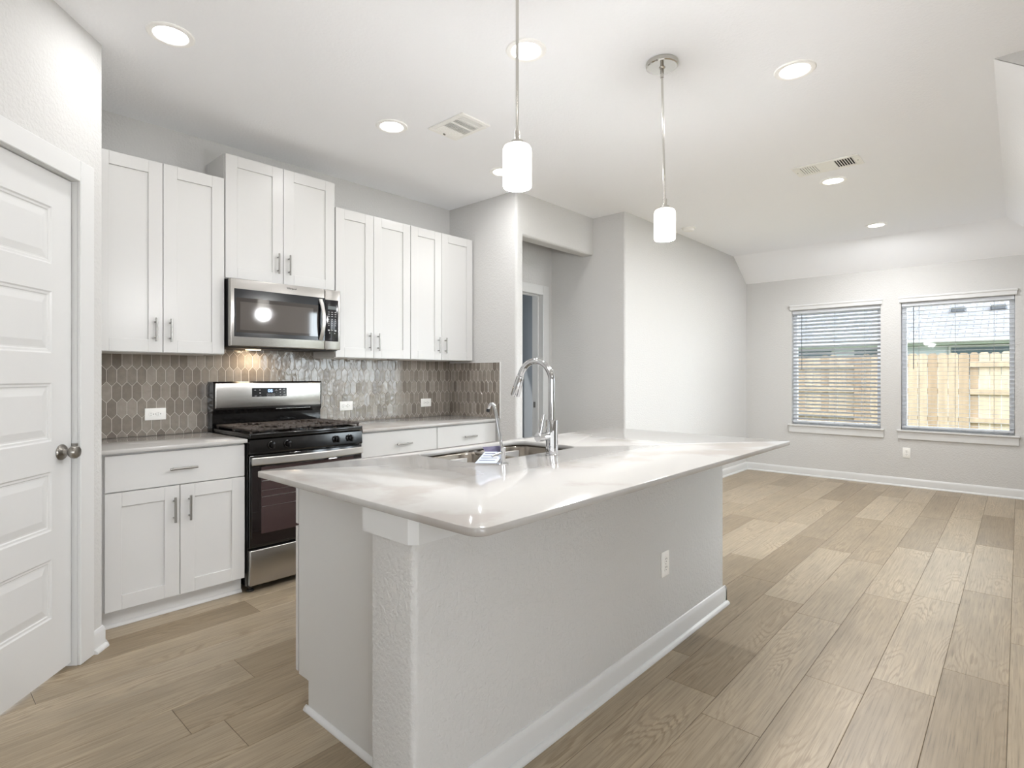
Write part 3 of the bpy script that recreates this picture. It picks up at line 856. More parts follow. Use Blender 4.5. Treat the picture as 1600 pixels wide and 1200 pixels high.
# sink
sk = thing('kitchen_sink', (2.02, 1.91, .70), 'stainless double-bowl undermount sink set in the island top', 'sink')
def bowl(x0, x1, y0, y1, z1, z0):
    mb = MB(); t = bmesh.new(); rings = []
    for ins, z in ((-.006, z1), (0, z1 - .003), (.004, z1 - .01), (.010, z0 + .03), (.020, z0 + .010), (.04, z0 + .002), (.10, z0)):
        lp = rrect(x0 + ins, x1 - ins, y0 + ins, y1 - ins, max(.02, .08 - max(0, ins) * .5), 8)
        rings.append([t.verts.new((x, y, z)) for x, y in lp])
    for a, b in zip(rings, rings[1:]):
        for k in range(len(a)): t.faces.new((a[k], a[(k + 1) % len(a)], b[(k + 1) % len(a)], b[k]))
    t.faces.new(rings[-1][::-1]); mb._merge(t); return mb
xm = 2.02
for (a, b) in ((SKX0 - .006, xm - .012), (xm + .012, SKX1 + .006)):
    bw = obj('sink_bowl', bowl(a, b, SKY0 - .006, SKY1 + .006, .888, .70), m_sink, sk, ang=60)
    obj('drain', MB().lathe([(0, .0015), (.028, .0015), (.034, .004), (.040, .004), (.043, .0005)], ((a + b) / 2, 1.93, .7005)), m_sink, bw)
# flange ring between bowls and stone
fl = slab(rrect(SKX0 - .03, SKX1 + .03, SKY0 - .03, SKY1 + .03, .09, 8), .8875, .8905, hole=rrect(SKX0 - .006, SKX1 + .006, SKY0 - .006, SKY1 + .006, .08, 8), e=.0004)
obj('flange', fl, m_sink, sk)
obj('divider', MB().box(xm - .018, xm + .018, SKY0 - .004, SKY1 + .004, .872, .8895, .006, 3), m_sink, sk)

# main faucet
FX, FY = 2.062, 1.622
fa = thing('kitchen_faucet', (FX, FY, .914), 'tall chrome gooseneck pull-down faucet behind the island sink', 'faucet')
mb = MB().lathe([(0, 0), (.031, 0), (.031, .004), (.029, .006), (.029, .160), (.027, .164), (.018, .166), (0, .166)], (FX, FY, .914))
obj('body', mb, m_chrome, fa)
RA = .100; zc = 1.255
pth = [(FX, FY, 1.07), (FX, FY, 1.15)] + [(FX, FY, zc - .03 + .006 * k) for k in range(5)]
for k in range(0, 29):
    a = R(180 - k * 160 / 28)
    pth.append((FX, FY + RA + RA * cos(a), zc + RA * sin(a)))
obj('spout', MB().tube(pth, .0155, 20), m_chrome, fa)
e = Vector(pth[-1]); dirn = Vector((0, sin(R(20)), -cos(R(20))))
p = lambda s_: e + dirn * s_
obj('spray_head', MB().tube([p(-.002), p(.004), p(.006), p(.016), p(.020), p(.105), p(.110), p(.1101)], [.0165, .0165, .0185, .0185, .0195, .0235, .0225, .016], 24), m_chrome, fa)
obj('valve', MB().tube([(FX - .02, FY + .004, 1.003), (FX - .060, FY + .006, 1.003), (FX - .062, FY + .006, 1.003), (FX - .066, FY + .006, 1.003), (FX - .094, FY + .008, 1.003), (FX - .0975, FY + .008, 1.003)], [.019, .019, .0165, .021, .021, .018], 28), m_chrome, fa)
obj('lever', MB().tube([(FX - .080, FY + .006, 1.015), (FX - .072, FY + .004, 1.050), (FX - .060, FY, 1.105)], [.009, .0085, .0075], 14), m_chrome, fa)

# drinking-water faucet
GX, GY = 1.711, 1.606
ff = thing('filter_faucet', (GX, GY, .914), 'small chrome filtered-water faucet with a thin curved neck at the left of the sink', 'faucet')
obj('base', MB().lathe([(0, 0), (.027, 0), (.027, .003), (.022, .006), (.0105, .008), (.0095, .05), (.011, .054), (.011, .068), (.008, .072), (0, .072)], (GX, GY, .914)), m_chrome, ff)
pp = [(GX, GY, .975), (GX, GY + .008, .99), (GX, GY + .022, 1.04), (GX, GY + .036, 1.10), (GX, GY + .043, 1.135), (GX, GY + .050, 1.155), (GX, GY + .060, 1.165), (GX, GY + .070, 1.164), (GX, GY + .079, 1.155), (GX, GY + .086, 1.142)]
obj('neck', MB().tube(pp, .0068, 16), m_chrome, ff)
obj('tip', MB().tube([(GX, GY + .086, 1.143), (GX, GY + .090, 1.130)], .0082, 16), m_blackm, ff)['label'] = 'black outlet tip'
obj('lever', MB().tube([(GX - .008, GY, .962), (GX - .035, GY + .01, .955), (GX - .052, GY + .016, .950)], [.006, .005, .006], 12), m_chrome, ff)
# folded label hanging on its neck
mb = MB()
def card(bm_, a, b, c_, d_, th, mi):
    n = (Vector(b) - Vector(a)).cross(Vector(d_) - Vector(a)).normalized() * th
    t = bmesh.new(); q = [Vector(v) for v in (a, b, c_, d_)]
    A = [t.verts.new(v) for v in q]; B_ = [t.verts.new(v + n) for v in q]
    for k in range(4): t.faces.new((A[k], A[(k + 1) % 4], B_[(k + 1) % 4], B_[k]))
    t.faces.new(A[::-1]); t.faces.new(B_); bmesh.ops.recalc_face_normals(t, faces=t.faces[:]); bm_._merge(t, mi)
ca, cb = (1.640, 1.702, .9155), (1.694, 1.628, .9165)
cc, cd = (1.745, 1.622, .960), (1.688, 1.690, .960)
ce, cf = (1.745, 1.640, .985), (1.690, 1.708, .978)
card(mb, ca, cb, cc, cd, .0008, 0); card(mb, cd, cc, ce, cf, .0008, 1)
# ruled print on the card
for k in range(4):
    f = .18 + .2 * k
    L = lambda u_, v_: (Vector(ca) * (1 - u_) * (1 - v_) + Vector(cb) * u_ * (1 - v_) + Vector(cc) * u_ * v_ + Vector(cd) * (1 - u_) * v_) + Vector((0, 0, .0022))
    card(mb, L(.1, f), L(.85, f), L(.85, f + .05), L(.1, f + .05), .0002, 1)
tg = obj('label_card', mb, [m_tag, m_tag2], origin=(1.69, 1.66, .915), smooth=False)
tag(tg, 'folded silver and violet paper label hanging on the small faucet', 'label')

# =================================================================== RANGE
rg_ = thing('gas_range', (1.764, 3.66, 0), 'freestanding stainless and black gas range between the base cabinets', 'stove')
RX0, RX1, RYF = 1.386, 2.142, 3.335
mb = MB().box(RX0, RX1, 3.372, 3.985, .035, .905, .003)
obj('body', mb, m_black, rg_)
for xx in (RX0 + .03, RX1 - .03):
    for yy in (3.40, 3.93):
        obj('foot', MB().lathe([(0, 0), (.021, 0), (.022, .004), (.018, .010), (.009, .013), (.008, .036), (0, .036)], (xx, yy, .0005)), m_blackm, rg_)
# storage drawer
obj('storage_drawer', MB().box(RX0 + .002, RX1 - .002, RYF, 3.371, .046, .254, .006, 3), m_steel, rg_)
# oven door
od = obj('oven_door', MB().box(RX0 + .002, RX1 - .002, RYF + .004, 3.371, .268, .812, .004, 2), m_black, rg_)
obj('door_glass', MB().box(RX0 + .012, RX1 - .012, RYF + .0005, RYF + .006, .282, .745, .002), m_glass_blk, od)
m_win = mat('oven_window_tint', (66, 52, 52), 0.06, spec=0.6)
obj('oven_window', MB().box(RX0 + .068, RX1 - .068, RYF - .0005, RYF + .002, .345, .742, .0004), m_win, od)['label'] = 'brownish see-through oven window'
mb = MB()
for zz in (.658, .600, .563, .505):
    rr = .0018 if zz in (.658, .563) else .0008
    mb.cyl((RX0 + .07, RYF - .0008, zz), (RX1 - .07, RYF - .0008, zz), rr, n=6)
obj('oven_rack', mb, m_rack, od)
# bowed handle
t = bmesh.new(); N = 24; rows = []
for k in range(N + 1):
    u = k / N; xx = RX0 + .008 + (RX1 - RX0 - .016) * u
    bow = 1 - (2 * u - 1) ** 2
    yo = RYF - .022 - .030 * bow
    rows.append([t.verts.new(v) for v in ((xx, yo + .004, .758), (xx, yo, .763), (xx, yo, .797), (xx, yo + .004, .802), (xx, yo + .014, .800), (xx, yo + .014, .760))])
for a, b in zip(rows, rows[1:]):
    for k in range(6): t.faces.new((a[k], a[(k + 1) % 6], b[(k + 1) % 6], b[k]))
t.faces.new(rows[0]); t.faces.new(rows[-1][::-1]); bmesh.ops.recalc_face_normals(t, faces=t.faces[:])
mb = MB(); mb._merge(t)
mb.box(RX0 + .010, RX0 + .035, RYF - .02, RYF + .002, .764, .796, .002); mb.box(RX1 - .035, RX1 - .010, RYF - .02, RYF + .002, .764, .796, .002)
obj('handle', mb, m_hsteel, od)
# control panel (slightly sloped) + knobs
mb = MB(); t = bmesh.new()
pf = [(RYF + .002, .823), (RYF - .002, .830), (RYF + .004, .905), (3.372, .912), (3.372, .823)]
A = [t.verts.new((RX0, y_, z_)) for y_, z_ in pf]; B_ = [t.verts.new((RX1, y_, z_)) for y_, z_ in pf]
for k in range(5): t.faces.new((A[k], A[(k + 1) % 5], B_[(k + 1) % 5], B_[k]))
t.faces.new(A[::-1]); t.faces.new(B_); bmesh.ops.recalc_face_normals(t, faces=t.faces[:]); mb._merge(t)
cp = obj('control_panel', mb, m_black, rg_, smooth=False)
for kxx in (1.515, 1.615, 1.945, 2.045):
    k_ = MB().lathe([(0, 0), (.022, 0), (.0225, .004), (.019, .007), (.0165, .024), (.015, .027), (0, .027)], (kxx, RYF + .001, .868), (0, -1, .06), n=28)
    k_.box(kxx - .0055, kxx + .0055, RYF - .036, RYF - .012, .848, .888, .003, 2)
    obj('knob', k_, m_black, rg_)
# cooktop
mb = MB().box(RX0 - .001, RX1 + .001, RYF - .004, 3.90, .912, .928, .006, 3)
mb.box(RX0 - .001, RX1 + .001, RYF - .004, RYF + .016, .918, .943, .006, 3)
mb.box(RX0 - .001, RX0 + .018, RYF - .002, 3.90, .918, .941, .006, 3); mb.box(RX1 - .018, RX1 + .001, RYF - .002, 3.90, .918, .941, .006, 3)
obj('cooktop', mb, m_black, rg_)
for bx_ in (1.56, 1.97):
    for by_ in (3.50, 3.76):
        obj('burner', MB().lathe([(0, 0), (.045, 0), (.045, .008), (.036, .010), (.036, .017), (.034, .020), (0, .021)], (bx_, by_, .928)), m_blackm, rg_)
def grate(x0, x1):
    mb = MB(); y0, y1, zt, th = 3.352, 3.878, .966, .012
    w = .014
    for yy in (y0, y1 - w): mb.box(x0, x1, yy, yy + w, zt - th, zt, .003)
    for xx in (x0, x1 - w): mb.box(xx, xx + w, y0, y1, zt - th, zt, .003)
    mb.box(x0, x1, (y0 + y1) / 2 - .008, (y0 + y1) / 2 + .008, zt - th, zt, .003)
    nb = 9
    for k in range(1, nb):
        xx = x0 + (x1 - x0) * k / nb
        for (ya, yb) in ((y0, y0 + .085), ((y0 + y1) / 2 - .085, (y0 + y1) / 2 + .085), (y1 - .085, y1)):
            mb.box(xx - .007, xx + .007, ya, yb, zt - th, zt, .003)
    for cy in (3.50, 3.76):
        for k in range(6):
            yy = cy - .07 + .028 * k
            L = .11 if k in (1, 2, 3, 4) else .16
            mb.box(x0, x0 + L, yy - .006, yy + .006, zt - th, zt, .003); mb.box(x1 - L, x1, yy - .006, yy + .006, zt - th, zt, .003)
    for xx in (x0 + .008, x1 - .008):
        for yy in (y0 + .01, (y0 + y1) / 2, y1 - .01): mb.box(xx - .006, xx + .006, yy - .006, yy + .006, .927, zt - .004, .002)
    return mb
obj('grate', grate(RX0 + .010, 1.762), m_grate, rg_); obj('grate', grate(1.766, RX1 - .010), m_grate, rg_)
# backguard
mb = MB(); t = bmesh.new()
pf = [(3.905, .905), (3.900, 1.03), (3.888, 1.060), (3.884, 1.236), (3.892, 1.245), (3.985, 1.245), (3.985, .905)]
A = [t.verts.new((RX0 - .004, y_, z_)) for y_, z_ in pf]; B_ = [t.verts.new((RX1 + .002, y_, z_)) for y_, z_ in pf]
for k in range(7): t.faces.new((A[k], A[(k + 1) % 7], B_[(k + 1) % 7], B_[k]))
t.faces.new(A[::-1]); t.faces.new(B_); bmesh.ops.recalc_face_normals(t, faces=t.faces[:]); mb._merge(t)
bg_ = obj('backguard', mb, m_black, rg_, smooth=False)
obj('fascia', MB().box(RX0 + .006, RX1 - .006, 3.880, 3.890, 1.068, 1.237, .006, 3), m_steel, bg_)
obj('vent_slot', MB().box(1.80, 2.06, 3.889, 3.899, 1.050, 1.056, .002), m_steel, bg_)
dp = obj('display', MB().box(1.628, 1.872, 3.877, 3.882, 1.140, 1.200, .002), m_panelblk, bg_)
def glyphs(defs, y, name, m, parent):
    mb = MB()
    for x_, z_, w_, h_ in defs: mb.box(x_ - w_ / 2, x_ + w_ / 2, y - .0006, y + .0003, z_ - h_ / 2, z_ + h_ / 2)
    return obj(name, mb, m, parent, smooth=False)
# the two lit digits "0" and "6", seven-segment style
sg = []
for cx_, digs in ((1.744, 'abcdef'), (1.762, 'acdefg')):
    hw, hh, s_ = .0055, .0075, .0022
    S = {'a': (cx_, 1.180 + hh, 2 * hw, s_), 'g': (cx_, 1.180, 2 * hw, s_), 'd': (cx_, 1.180 - hh, 2 * hw, s_),
         'f': (cx_ - hw, 1.180 + hh / 2, s_, hh), 'b': (cx_ + hw, 1.180 + hh / 2, s_, hh), 'e': (cx_ - hw, 1.180 - hh / 2, s_, hh), 'c': (cx_ + hw, 1.180 - hh / 2, s_, hh)}
    sg += [S[d_] for d_ in digs]
glyphs(sg, 3.877, 'clock_digits', m_led, dp)['label'] = 'pale blue lit digits'
lg = [(1.648, 1.186, .012, .003), (1.680, 1.186, .010, .003), (1.682, 1.166, .010, .006), (1.652, 1.146, .016, .002), (1.684, 1.146, .012, .002),
      (1.795, 1.188, .006, .002), (1.796, 1.179, .020, .002), (1.797, 1.168, .006, .002),
      (1.822, 1.188, .012, .006), (1.850, 1.188, .008, .006), (1.824, 1.168, .008, .006), (1.852, 1.168, .009, .006), (1.826, 1.149, .010, .002), (1.856, 1.149, .018, .003)]
glyphs(lg, 3.877, 'legend', m_print, dp)
mb = MB()
for cx_ in (1.742, 1.773):
    mb.box(cx_ - .012, cx_ + .012, 3.8764, 3.8772, 1.1455, 1.147); mb.box(cx_ - .012, cx_ + .012, 3.8764, 3.8772, 1.158, 1.1595)
    mb.box(cx_ - .0125, cx_ - .0115, 3.8764, 3.8772, 1.146, 1.159); mb.box(cx_ + .0115, cx_ + .0125, 3.8764, 3.8772, 1.146, 1.159)
    mb.box(cx_ - .003, cx_ + .003, 3.8764, 3.8772, 1.151, 1.154)
obj('button_outline', mb, m_print, dp, smooth=False)

# =================================================================== MICROWAVE
mw = thing('microwave', (1.757, 3.8, 1.465), 'stainless over-the-range microwave mounted under the tall cabinet', 'microwave')
MX0, MX1, MY, MZ0, MZ1 = 1.379, 2.134, 3.600, 1.468, 1.892
obj('body', MB().box(MX0 + .002, MX1 - .002, 3.640, 3.988, MZ0 - .004, MZ1, .002), m_blackm, mw)
XSM = 2.014
def hollow_front(x0, x1, z0, z1, hx0, hx1, hz0, hz1, ya, yb, bev):
    mb = MB()
    mb.box(x0, x1, ya, yb, hz1, z1, bev, 2); mb.box(x0, x1, ya, yb, z0, hz0, bev, 2)
    if hx0 > x0 + .001: mb.box(x0, hx0, ya, yb, hz0 - .004, hz1 + .004, bev, 2)
    if x1 > hx1 + .001: mb.box(hx1, x1, ya, yb, hz0 - .004, hz1 + .004, bev, 2)
    return mb
dr = obj('door', MB().box(MX0, XSM - .001, MY, 3.640, MZ0, MZ1, .007, 3), m_steel, mw)
obj('door_frame', MB().box(1.402, XSM - .001, MY - .0015, MY + .003, 1.529, 1.828, .001), m_panelblk, dr)['label'] = 'black glass surround of the door'
obj('door_window', MB().box(1.412, 1.962, MY - .0030, MY - .0010, 1.556, 1.773, .0006), m_mwglass, dr)
obj('window_screen', MB().box(1.437, 1.925, MY - .0036, MY - .0026, 1.572, 1.748, .0003), mat('microwave_mesh', (84, 79, 75), 0.05, spec=0.9), dr)
t = bmesh.new(); rows = []; N = 20
for k in range(N + 1):
    u = k / N; zz = 1.532 + (1.818 - 1.532) * u; bow = 1 - (2 * u - 1) ** 2
    yo = MY - .010 - .034 * bow; xo = 1.978 + .006 * bow
    rows.append([t.verts.new(v) for v in ((xo - .013, yo + .004, zz), (xo - .010, yo, zz), (xo + .010, yo, zz), (xo + .013, yo + .004, zz), (xo + .012, yo + .012, zz), (xo - .012, yo + .012, zz))])
for a, b in zip(rows, rows[1:]):
    for k in range(6): t.faces.new((a[k], a[(k + 1) % 6], b[(k + 1) % 6], b[k]))
t.faces.new(rows[0]); t.faces.new(rows[-1][::-1]); bmesh.ops.recalc_face_normals(t, faces=t.faces[:]); mb = MB(); mb._merge(t)
obj('handle', mb, m_hsteel, dr)
cpn = obj('control_panel', MB().box(XSM + .001, MX1, MY, 3.640, MZ0, MZ1, .006, 3), m_steel, mw)
obj('keypad', MB().box(XSM + .002, 2.117, MY - .0015, MY + .003, 1.527, 1.820, .003, 2), m_panelblk, cpn)
obj('lcd', MB().box(2.035, 2.097, MY - .0024, MY - .001, 1.752, 1.776), m_lcd, cpn, smooth=False)
lg = []
for r_i, zz in enumerate((1.733, 1.718, 1.703)):
    for c_i, xx in enumerate((2.042, 2.067, 2.093)): lg.append((xx, zz, .013, .0035))
for r_i, zz in enumerate((1.682, 1.668, 1.654, 1.640)):
    for c_i, xx in enumerate((2.042, 2.067, 2.093)): lg.append((xx, zz, .005, .006))
lg += [(2.042, 1.605, .014, .010), (2.067, 1.606, .013, .003), (2.093, 1.604, .014, .010), (2.048, 1.586, .008, .007), (2.087, 1.585, .007, .006)]
glyphs(lg, MY - .0016, 'legend', m_print, cpn)
# name plate lettering on the door
def text(s_, size, loc, parent, m, ext=.0006):
    cu = bpy.data.curves.new('lettering', 'FONT'); cu.body = s_; cu.size = size; cu.extrude = ext; cu.align_x = 'CENTER'; cu.align_y = 'CENTER'
    o = bpy.data.objects.new('t', cu); COL.objects.link(o)
    dg = bpy.context.evaluated_depsgraph_get(); me = bpy.data.meshes.new_from_object(o.evaluated_get(dg))
    bpy.data.objects.remove(o); bpy.data.curves.remove(cu)
    t = bmesh.new(); t.from_mesh(me); bpy.data.meshes.remove(me)
    t.transform(Matrix.Translation(loc) @ Matrix.Rotation(pi / 2, 4, 'X'))
    mb = MB(); mb._merge(t); return obj('lettering', mb, m, parent, smooth=False)
text('Whirlpool', .016, (1.772, MY - .0006, 1.866), dr, m_logo)
obj('vent_grille', MB().box(MX0 + .03, MX1 - .03, 3.66, 3.80, MZ0 - .007, MZ0 - .003, .001), m_blackm, mw)
lamp_lens = obj('work_light', MB().box(1.60, 1.68, 3.86, 3.92, MZ0 - .008, MZ0 - .003, .001), m_glow, mw)
def lamp(name, typ, loc, parent, energy, col, **k):
    l = bpy.data.lights.new(name, typ); l.energy = energy; l.color = col
    for a, b in k.items(): setattr(l, a, b)
    o = bpy.data.objects.new(name, l); COL.objects.link(o)
    o.location = Vector(loc) - wloc(parent); o.parent = parent
    return o
lamp('work_light_bulb', 'AREA', (1.66, 3.89, MZ0 - .012), mw, 0.55, (1.0, .80, .58), shape='RECTANGLE', size=.08, size_y=.05)

# =================================================================== OUTLETS
def outlet(c, nrm, horiz, label):
    """duplex outlet; built facing -y then turned"""
    th = thing('wall_outlet', c, label, 'outlet', 'white duplex outlets')
    Mz = {(0, -1): 0, (-1, 0): -pi / 2}[nrm]
    th.rotation_euler = (0, 0, Mz); WL[th.name] = Vector((0, 0, 0))
    w, h = (.116, .073) if horiz else (.073, .116)
    obj('cover_plate', MB().box(-w / 2, w / 2, -.0065, 0, -h / 2, h / 2, .0025, 2), m_plastic, th)
    for s_ in (-1, 1):
        ox, oz = (s_ * .0195, 0) if horiz else (0, s_ * .0195)
        mb = MB().lathe([(0, -.0020), (.0160, -.0020), (.0172, -.0008), (.0172, .001)], (ox, -.0065, oz), (0, 1, 0), n=24)
        rc = obj('receptacle', mb, m_plastic, th)
        mb = MB()
        if horiz:
            for dz in (-.006, .006): mb.box(ox - .009, ox - .002, -.0092, -.0080, dz - .0012, dz + .0012)
            mb.cyl((ox + .007, -.0092, 0), (ox + .007, -.008, 0), .0026, n=10)
        else:
            for dx in (-.006, .006): mb.box(dx - .0012, dx + .0012, -.0092, -.0080, oz + .001, oz + .009)
            mb.cyl((0, -.0092, oz - .007), (0, -.008, oz - .007), .0026, n=10)
        obj('slots', mb, m_slot, rc)
    obj('screw', MB().cyl((0, -.0075, 0), (0, -.0062, 0), .0028, n=12), m_nickel, th)
    return th
outlet((1.081, 3.9895, 1.046), (0, -1), True, 'white outlet on the grey tile above the short counter left of the range')
outlet((2.413, 3.9895, 1.044), (0, -1), True, 'white outlet on the grey tile just right of the range')
outlet((3.225, 3.9895, 1.041), (0, -1), True, 'white outlet on the grey tile nearest the tiled corner')
outlet((2.425, IY0, .402), (0, -1), False, 'white outlet on the textured side of the island')
outlet((XF, .968, .392), (-1, 0), False, 'white outlet on the far wall under the right window')

# =================================================================== PENDANTS
def pendant(x, y, label, off=(0, 0)):
    p_ = thing('pendant_lamp', (x, y, H), label, 'pendant light', 'pendant lamps over the island')
    ox, oy = off
    obj('canopy', MB().lathe([(0, -.0005), (.079, -.0005), (.080, -.006), (.078, -.020), (.072, -.024), (.018, -.025), (.014, -.029), (.009, -.031), (.009, -.075), (0, -.075)], (x, y, H), n=56), m_nickel2, p_)
    obj('rod', MB().cyl((x, y, H - .06), (x + ox, y + oy, 2.145), .0058, n=14), m_nickel2, p_)
    cx_, cy_ = x + ox, y + oy
    obj('socket_cap', MB().lathe([(0, .055), (.010, .055), (.010, .022), (.022, .018), (.024, .010), (.034, .008), (.036, .0), (.036, -.006), (0, -.006)], (cx_, cy_, 2.115)), m_nickel2, p_)
    obj('shade', MB().lathe([(.012, 2.118), (.040, 2.117), (.047, 2.113), (.0515, 2.104), (.0525, 2.094), (.0525, 1.972), (.051, 1.968), (.049, 1.966), (.047, 1.968), (.047, 2.10), (.012, 2.11)], (cx_, cy_, 0), n=48), m_shade, p_)
    obj('bulb', MB().lathe([(0, 2.02 - .045), (.015, 2.02 - .042), (.027, 2.02 - .028), (.030, 2.02), (.024, 2.045), (.014, 2.07), (.013, 2.10)], (cx_, cy_, 0), n=24), m_lens, p_)
    lamp('pendant_bulb_light', 'POINT', (cx_, cy_, 1.93), p_, PENDANT_W, LAMP_COL, shadow_soft_size=.055)
    return p_
m_nickel2 = mat('polished_nickel', (205, 203, 198), 0.16, 1.0)
pendant(1.508, 1.345, 'chrome rod pendant with white glass shade nearer the sink, canopy above the frame')
pendant(2.575, 1.325, 'chrome rod pendant with white glass shade and round ceiling canopy fully in view', (.010, -.010))

# =================================================================== DOWNLIGHTS
def downlight(x, y, label, w=1.0):
    dl = thing('recessed_light', (x, y, H), label, 'ceiling light', 'recessed ceiling lights')
    obj('trim_ring', MB().lathe([(.097, -.0005), (.098, -.003), (.094, -.007), (.078, -.009), (.0715, -.006), (.070, -.002)], (x, y, H), n=48), m_lampring, dl)
    obj('lens', MB().lathe([(0, -.009), (.035, -.0085), (.060, -.006), (.0705, -.003)], (x, y, H), n=40), m_lens, dl)
    lamp('downlight_lamp', 'AREA', (x, y, H - .012), dl, LAMP_W * w, LAMP_COL, shape='DISK', size=.14)
    return dl
DL = [(.844, 2.885, 'round recessed ceiling light at upper left, near the pantry wall', 0.19),
      (2.034, 1.757, 'round recessed ceiling light partly behind the nearer pendant rod', 0.12),
      (2.087, 2.917, 'round recessed ceiling light left of the square ceiling vent', 0.15),
      (3.123, 2.938, 'round recessed ceiling light mostly hidden behind the nearer pendant shade', 0.3),
      (3.092, .852, 'round recessed ceiling light right of the farther pendant canopy', 0.2),
      (5.053, 1.107, 'round recessed ceiling light just beyond the long ceiling vent', 1.8),
      (6.844, 1.103, 'smallest, farthest round recessed ceiling light, near the sloped ceiling edge', 1.25)]
for a in DL: downlight(*a)
for i, a in enumerate([(.5, .6), (2.2, -.4), (-1.2, .9), (.3, -1.6), (2.6, -2.2), (-1.5, -1.8)]):  # unseen lamps added behind the camera to help light the room
    downlight(*a, 'added recessed ceiling light behind the camera, unseen fill for the room', 0.1)

# =================================================================== VENTS, DETECTOR
vt = thing('ceiling_vent', (2.373, 2.608, H), 'square white ceiling supply vent in front of the wall cabinets', 'vent', 'ceiling vents')
x0, x1, y0, y1 = 2.255, 2.492, 2.447, 2.771
mb = MB(); f = .030
mb.box(x0, x1, y0, y0 + f, H - .010, H - .0005, .003); mb.box(x0, x1, y1 - f, y1, H - .010, H - .0005, .003)
mb.box(x0, x0 + f, y0 + f, y1 - f, H - .010, H - .0005, .003); mb.box(x1 - f, x1, y0 + f, y1 - f, H - .010, H - .0005, .003)
mb.box(x0 + f, x1 - f, 2.575, 2.590, H - .010, H - .001)
mb.box(x0 + f, x1 - f, 2.500 + .012, 2.500 + .022, H - .010, H - .001)
obj('frame', mb, m_plastic, vt)
obj('backing', MB().box(x0 + f - .004, x1 - f + .004, y0 + f - .004, y1 - f + .004, H - .003, H - .0008), m_slot, vt)
mb = MB()
for k in range(5):
    yy = y0 + f + .004 + .0125 * k
    mb.box(x0 + f, x1 - f, yy, yy + .0040, H - .009, H - .0035)
for k in range(13):
    xx = x0 + f + .002 + .0135 * k
    mb.box(xx, xx + .0040, 2.522, 2.660, H - .009, H - .0035)
mb.box(x0 + f, x1 - f, 2.660, y1 - f, H - .0085, H - .003)
for k in range(5): mb.box(x0 + f, x1 - f, 2.668 + .014 * k, 2.676 + .014 * k, H - .0105, H - .008)
obj('slats', mb, m_plastic, vt, smooth=False)
obj('damper_lever', MB().box(2.36, 2.375, y1 - f - .004, y1 - f + .003, H - .018, H - .009, .001), m_nickel, vt)

vt = thing('ceiling_vent', (4.656, 1.062, H), 'long narrow white ceiling vent over the living area', 'vent', 'ceiling vents')
x0, x1, y0, y1 = 4.546, 4.772, .842, 1.282; f = .030
mb = MB()
mb.box(x0, x1, y0, y0 + f + .012, H - .010, H - .0005, .003); mb.box(x0, x1, y1 - f - .012, y1, H - .010, H - .0005, .003)
mb.box(x0, x0 + f, y0 + f, y1 - f, H - .010, H - .0005, .003); mb.box(x1 - f, x1, y0 + f, y1 - f, H - .010, H - .0005, .003)
obj('frame', mb, m_plastic, vt)
obj('backing', MB().box(x0 + f - .004, x1 - f + .004, y0 + f, y1 - f, H - .003, H - .0008), m_slot, vt)
mb = MB().box(x0 + f, x1 - f, 1.000, 1.125, H - .009, H - .0032)
for k in range(7):
    for base, tl in ((y0 + f + .016, -1), (1.133, 1)):
        yy = base + .0165 * k
        mb.box(x0 + f, x1 - f, -.0022, .0022, -.0035, .0035, M=Matrix.Translation((0, yy, H - .0065)) @ Matrix.Rotation(R(38 * tl), 4, 'X'))
        if tl > 0: mb.box(x0 + f, x1 - f, yy - .001, yy + .0105, H - .0045, H - .0038)
obj('slats', mb, m_plastic, vt, smooth=False)
obj('screw', MB().cyl((4.66, y0 + .02, H - .012), (4.66, y0 + .02, H - .009), .004, n=10).cyl((4.66, y1 - .02, H - .012), (4.66, y1 - .02, H - .009), .004, n=10), m_nickel, vt)

sd = thing('smoke_detector', (5.64, 2.596, H), 'small round white smoke detector on the ceiling beyond the pendants', 'smoke detector')
obj('base', MB().lathe([(0, 0), (.070, 0), (.071, -.006), (.068, -.010), (.060, -.011), (0, -.011)], (5.64, 2.596, H - .0005)), m_plastic, sd)
obj('cap', MB().lathe([(.057, -.010), (.056, -.024), (.050, -.034), (.030, -.038), (0, -.038)], (5.64, 2.596, H - .0005)), m_plastic, sd)

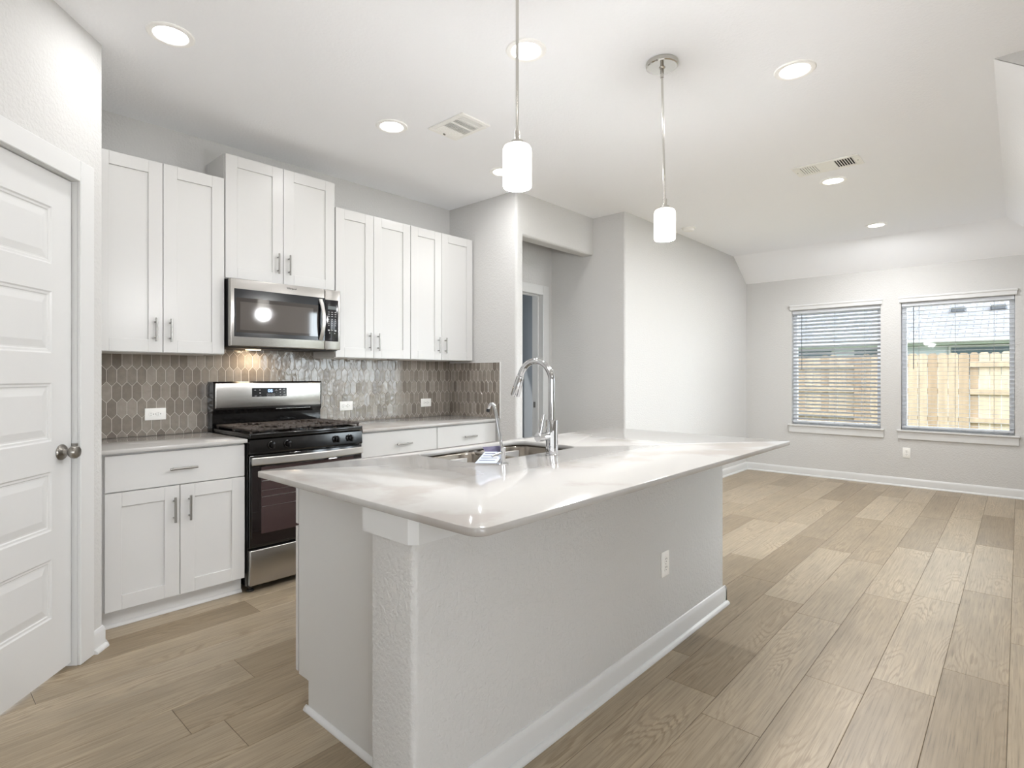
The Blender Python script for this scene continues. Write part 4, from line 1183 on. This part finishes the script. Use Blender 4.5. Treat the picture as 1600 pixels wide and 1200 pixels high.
# =================================================================== OUTDOORS
GZ = -.18
struct('ground', MB().box(8.05, 40, -20, 25, GZ - .1, GZ), m_grass, smooth=False)
m_bounce = mat('pale_bounce_ground', (222, 219, 212), 0.85)  # pale ground out of view, added to bounce daylight up to the ceiling
add_bump(m_bounce, 120, 0.2, 0.001)
struct('ground_side', MB().box(-20, 8.05, -20, -3.75, GZ - .1, GZ).box(XK + .2, 8.05, -3.75, YR - .2, GZ - .1, GZ).box(-20, -2.85, -3.75, 12, GZ - .1, GZ), m_bounce, smooth=False)
def picket_fence(y0, y1, rails_front, label):
    fc = thing('wood_fence', (12.0, (y0 + y1) / 2, GZ), label, 'fence', 'wooden privacy fence sections behind the house')
    mb = MB(); yy = y0; w = .138
    xa = 12.04 if rails_front else 12.0
    while yy < y1 - .01:
        dz = random.uniform(-.008, .008)
        zt = 1.672 + dz
        t = bmesh.new(); c_ = .028; a, b = yy + .002, min(yy + w, y1) - .002
        pl = [(a, GZ + .04), (b, GZ + .04), (b, zt - c_), (b - c_, zt), (a + c_, zt), (a, zt - c_)]
        A = [t.verts.new((xa, p_[0], p_[1])) for p_ in pl]; B_ = [t.verts.new((xa + .016, p_[0], p_[1])) for p_ in pl]
        for k in range(6): t.faces.new((A[k], A[(k + 1) % 6], B_[(k + 1) % 6], B_[k]))
        t.faces.new(A[::-1]); t.faces.new(B_); bmesh.ops.recalc_face_normals(t, faces=t.faces[:]); mb._merge(t)
        yy += w + .002
    obj('pickets', mb, m_fence, fc, smooth=False)
    xr = 12.0 if rails_front else 12.018
    for zz in (1.475, 1.016, .546, .08):
        obj('rail', MB().box(xr, xr + .038, y0, y1, zz - .045, zz + .045, .003), m_fence, fc)
    for yy in (y0 + .05, y1 - .05):
        obj('post', MB().box(12.058, 12.148, yy - .045, yy + .045, GZ - .0, 1.60, .004), m_fence, fc)
    return fc
picket_fence(-3.0, .615, True, 'fence section with exposed rails at the right of the right window view')
picket_fence(.620, 2.285, False, 'flat-faced fence section seen between the two far windows')
picket_fence(2.290, 5.5, True, 'fence section with exposed rails seen through the left window')
hs = thing('neighbour_house', (20, 1, GZ), 'neighbouring single-storey house with pale grey shingle roof beyond the fence', 'house')
obj('wall', MB().box(19.0, 24.0, -14, 16, GZ, 2.15), m_siding, hs, smooth=False)
obj('soffit', MB().box(18.5, 19.0, -14.3, 16.3, 2.10, 2.16), m_soffit, hs, smooth=False)
obj('gutter', MB().box(18.40, 18.52, -14.3, 16.3, 2.17, 2.27, .01), m_gutter, hs)
mb = MB(); t = bmesh.new()
pf = [(18.45, 2.28), (18.45, 2.20), (25.0, 2.20), (21.8, 3.78)]
A = [t.verts.new((x_, -14.4, z_)) for x_, z_ in pf]; B_ = [t.verts.new((x_, 16.4, z_)) for x_, z_ in pf]
for k in range(4): t.faces.new((A[k], A[(k + 1) % 4], B_[(k + 1) % 4], B_[k]))
t.faces.new(A[::-1]); t.faces.new(B_); bmesh.ops.recalc_face_normals(t, faces=t.faces[:]); mb._merge(t)
obj('roof', mb, m_shingle, hs, smooth=False)
for (ya, yb) in ((-.2, 1.35), (2.6, 3.6), (4.2, 5.5)):
    wf = obj('window', MB().box(18.96, 19.0, ya - .06, yb + .06, 1.25, 2.09), m_gutter, hs, smooth=False)
    obj('pane', MB().box(18.95, 18.97, ya, yb, 1.31, 2.03), m_darkwin, wf, smooth=False)
for yy in (.42, 1.28):
    obj('roof_vent', MB().box(20.2, 20.6, yy - .17, yy + .17, 3.08, 3.24, .03), m_vent, hs)
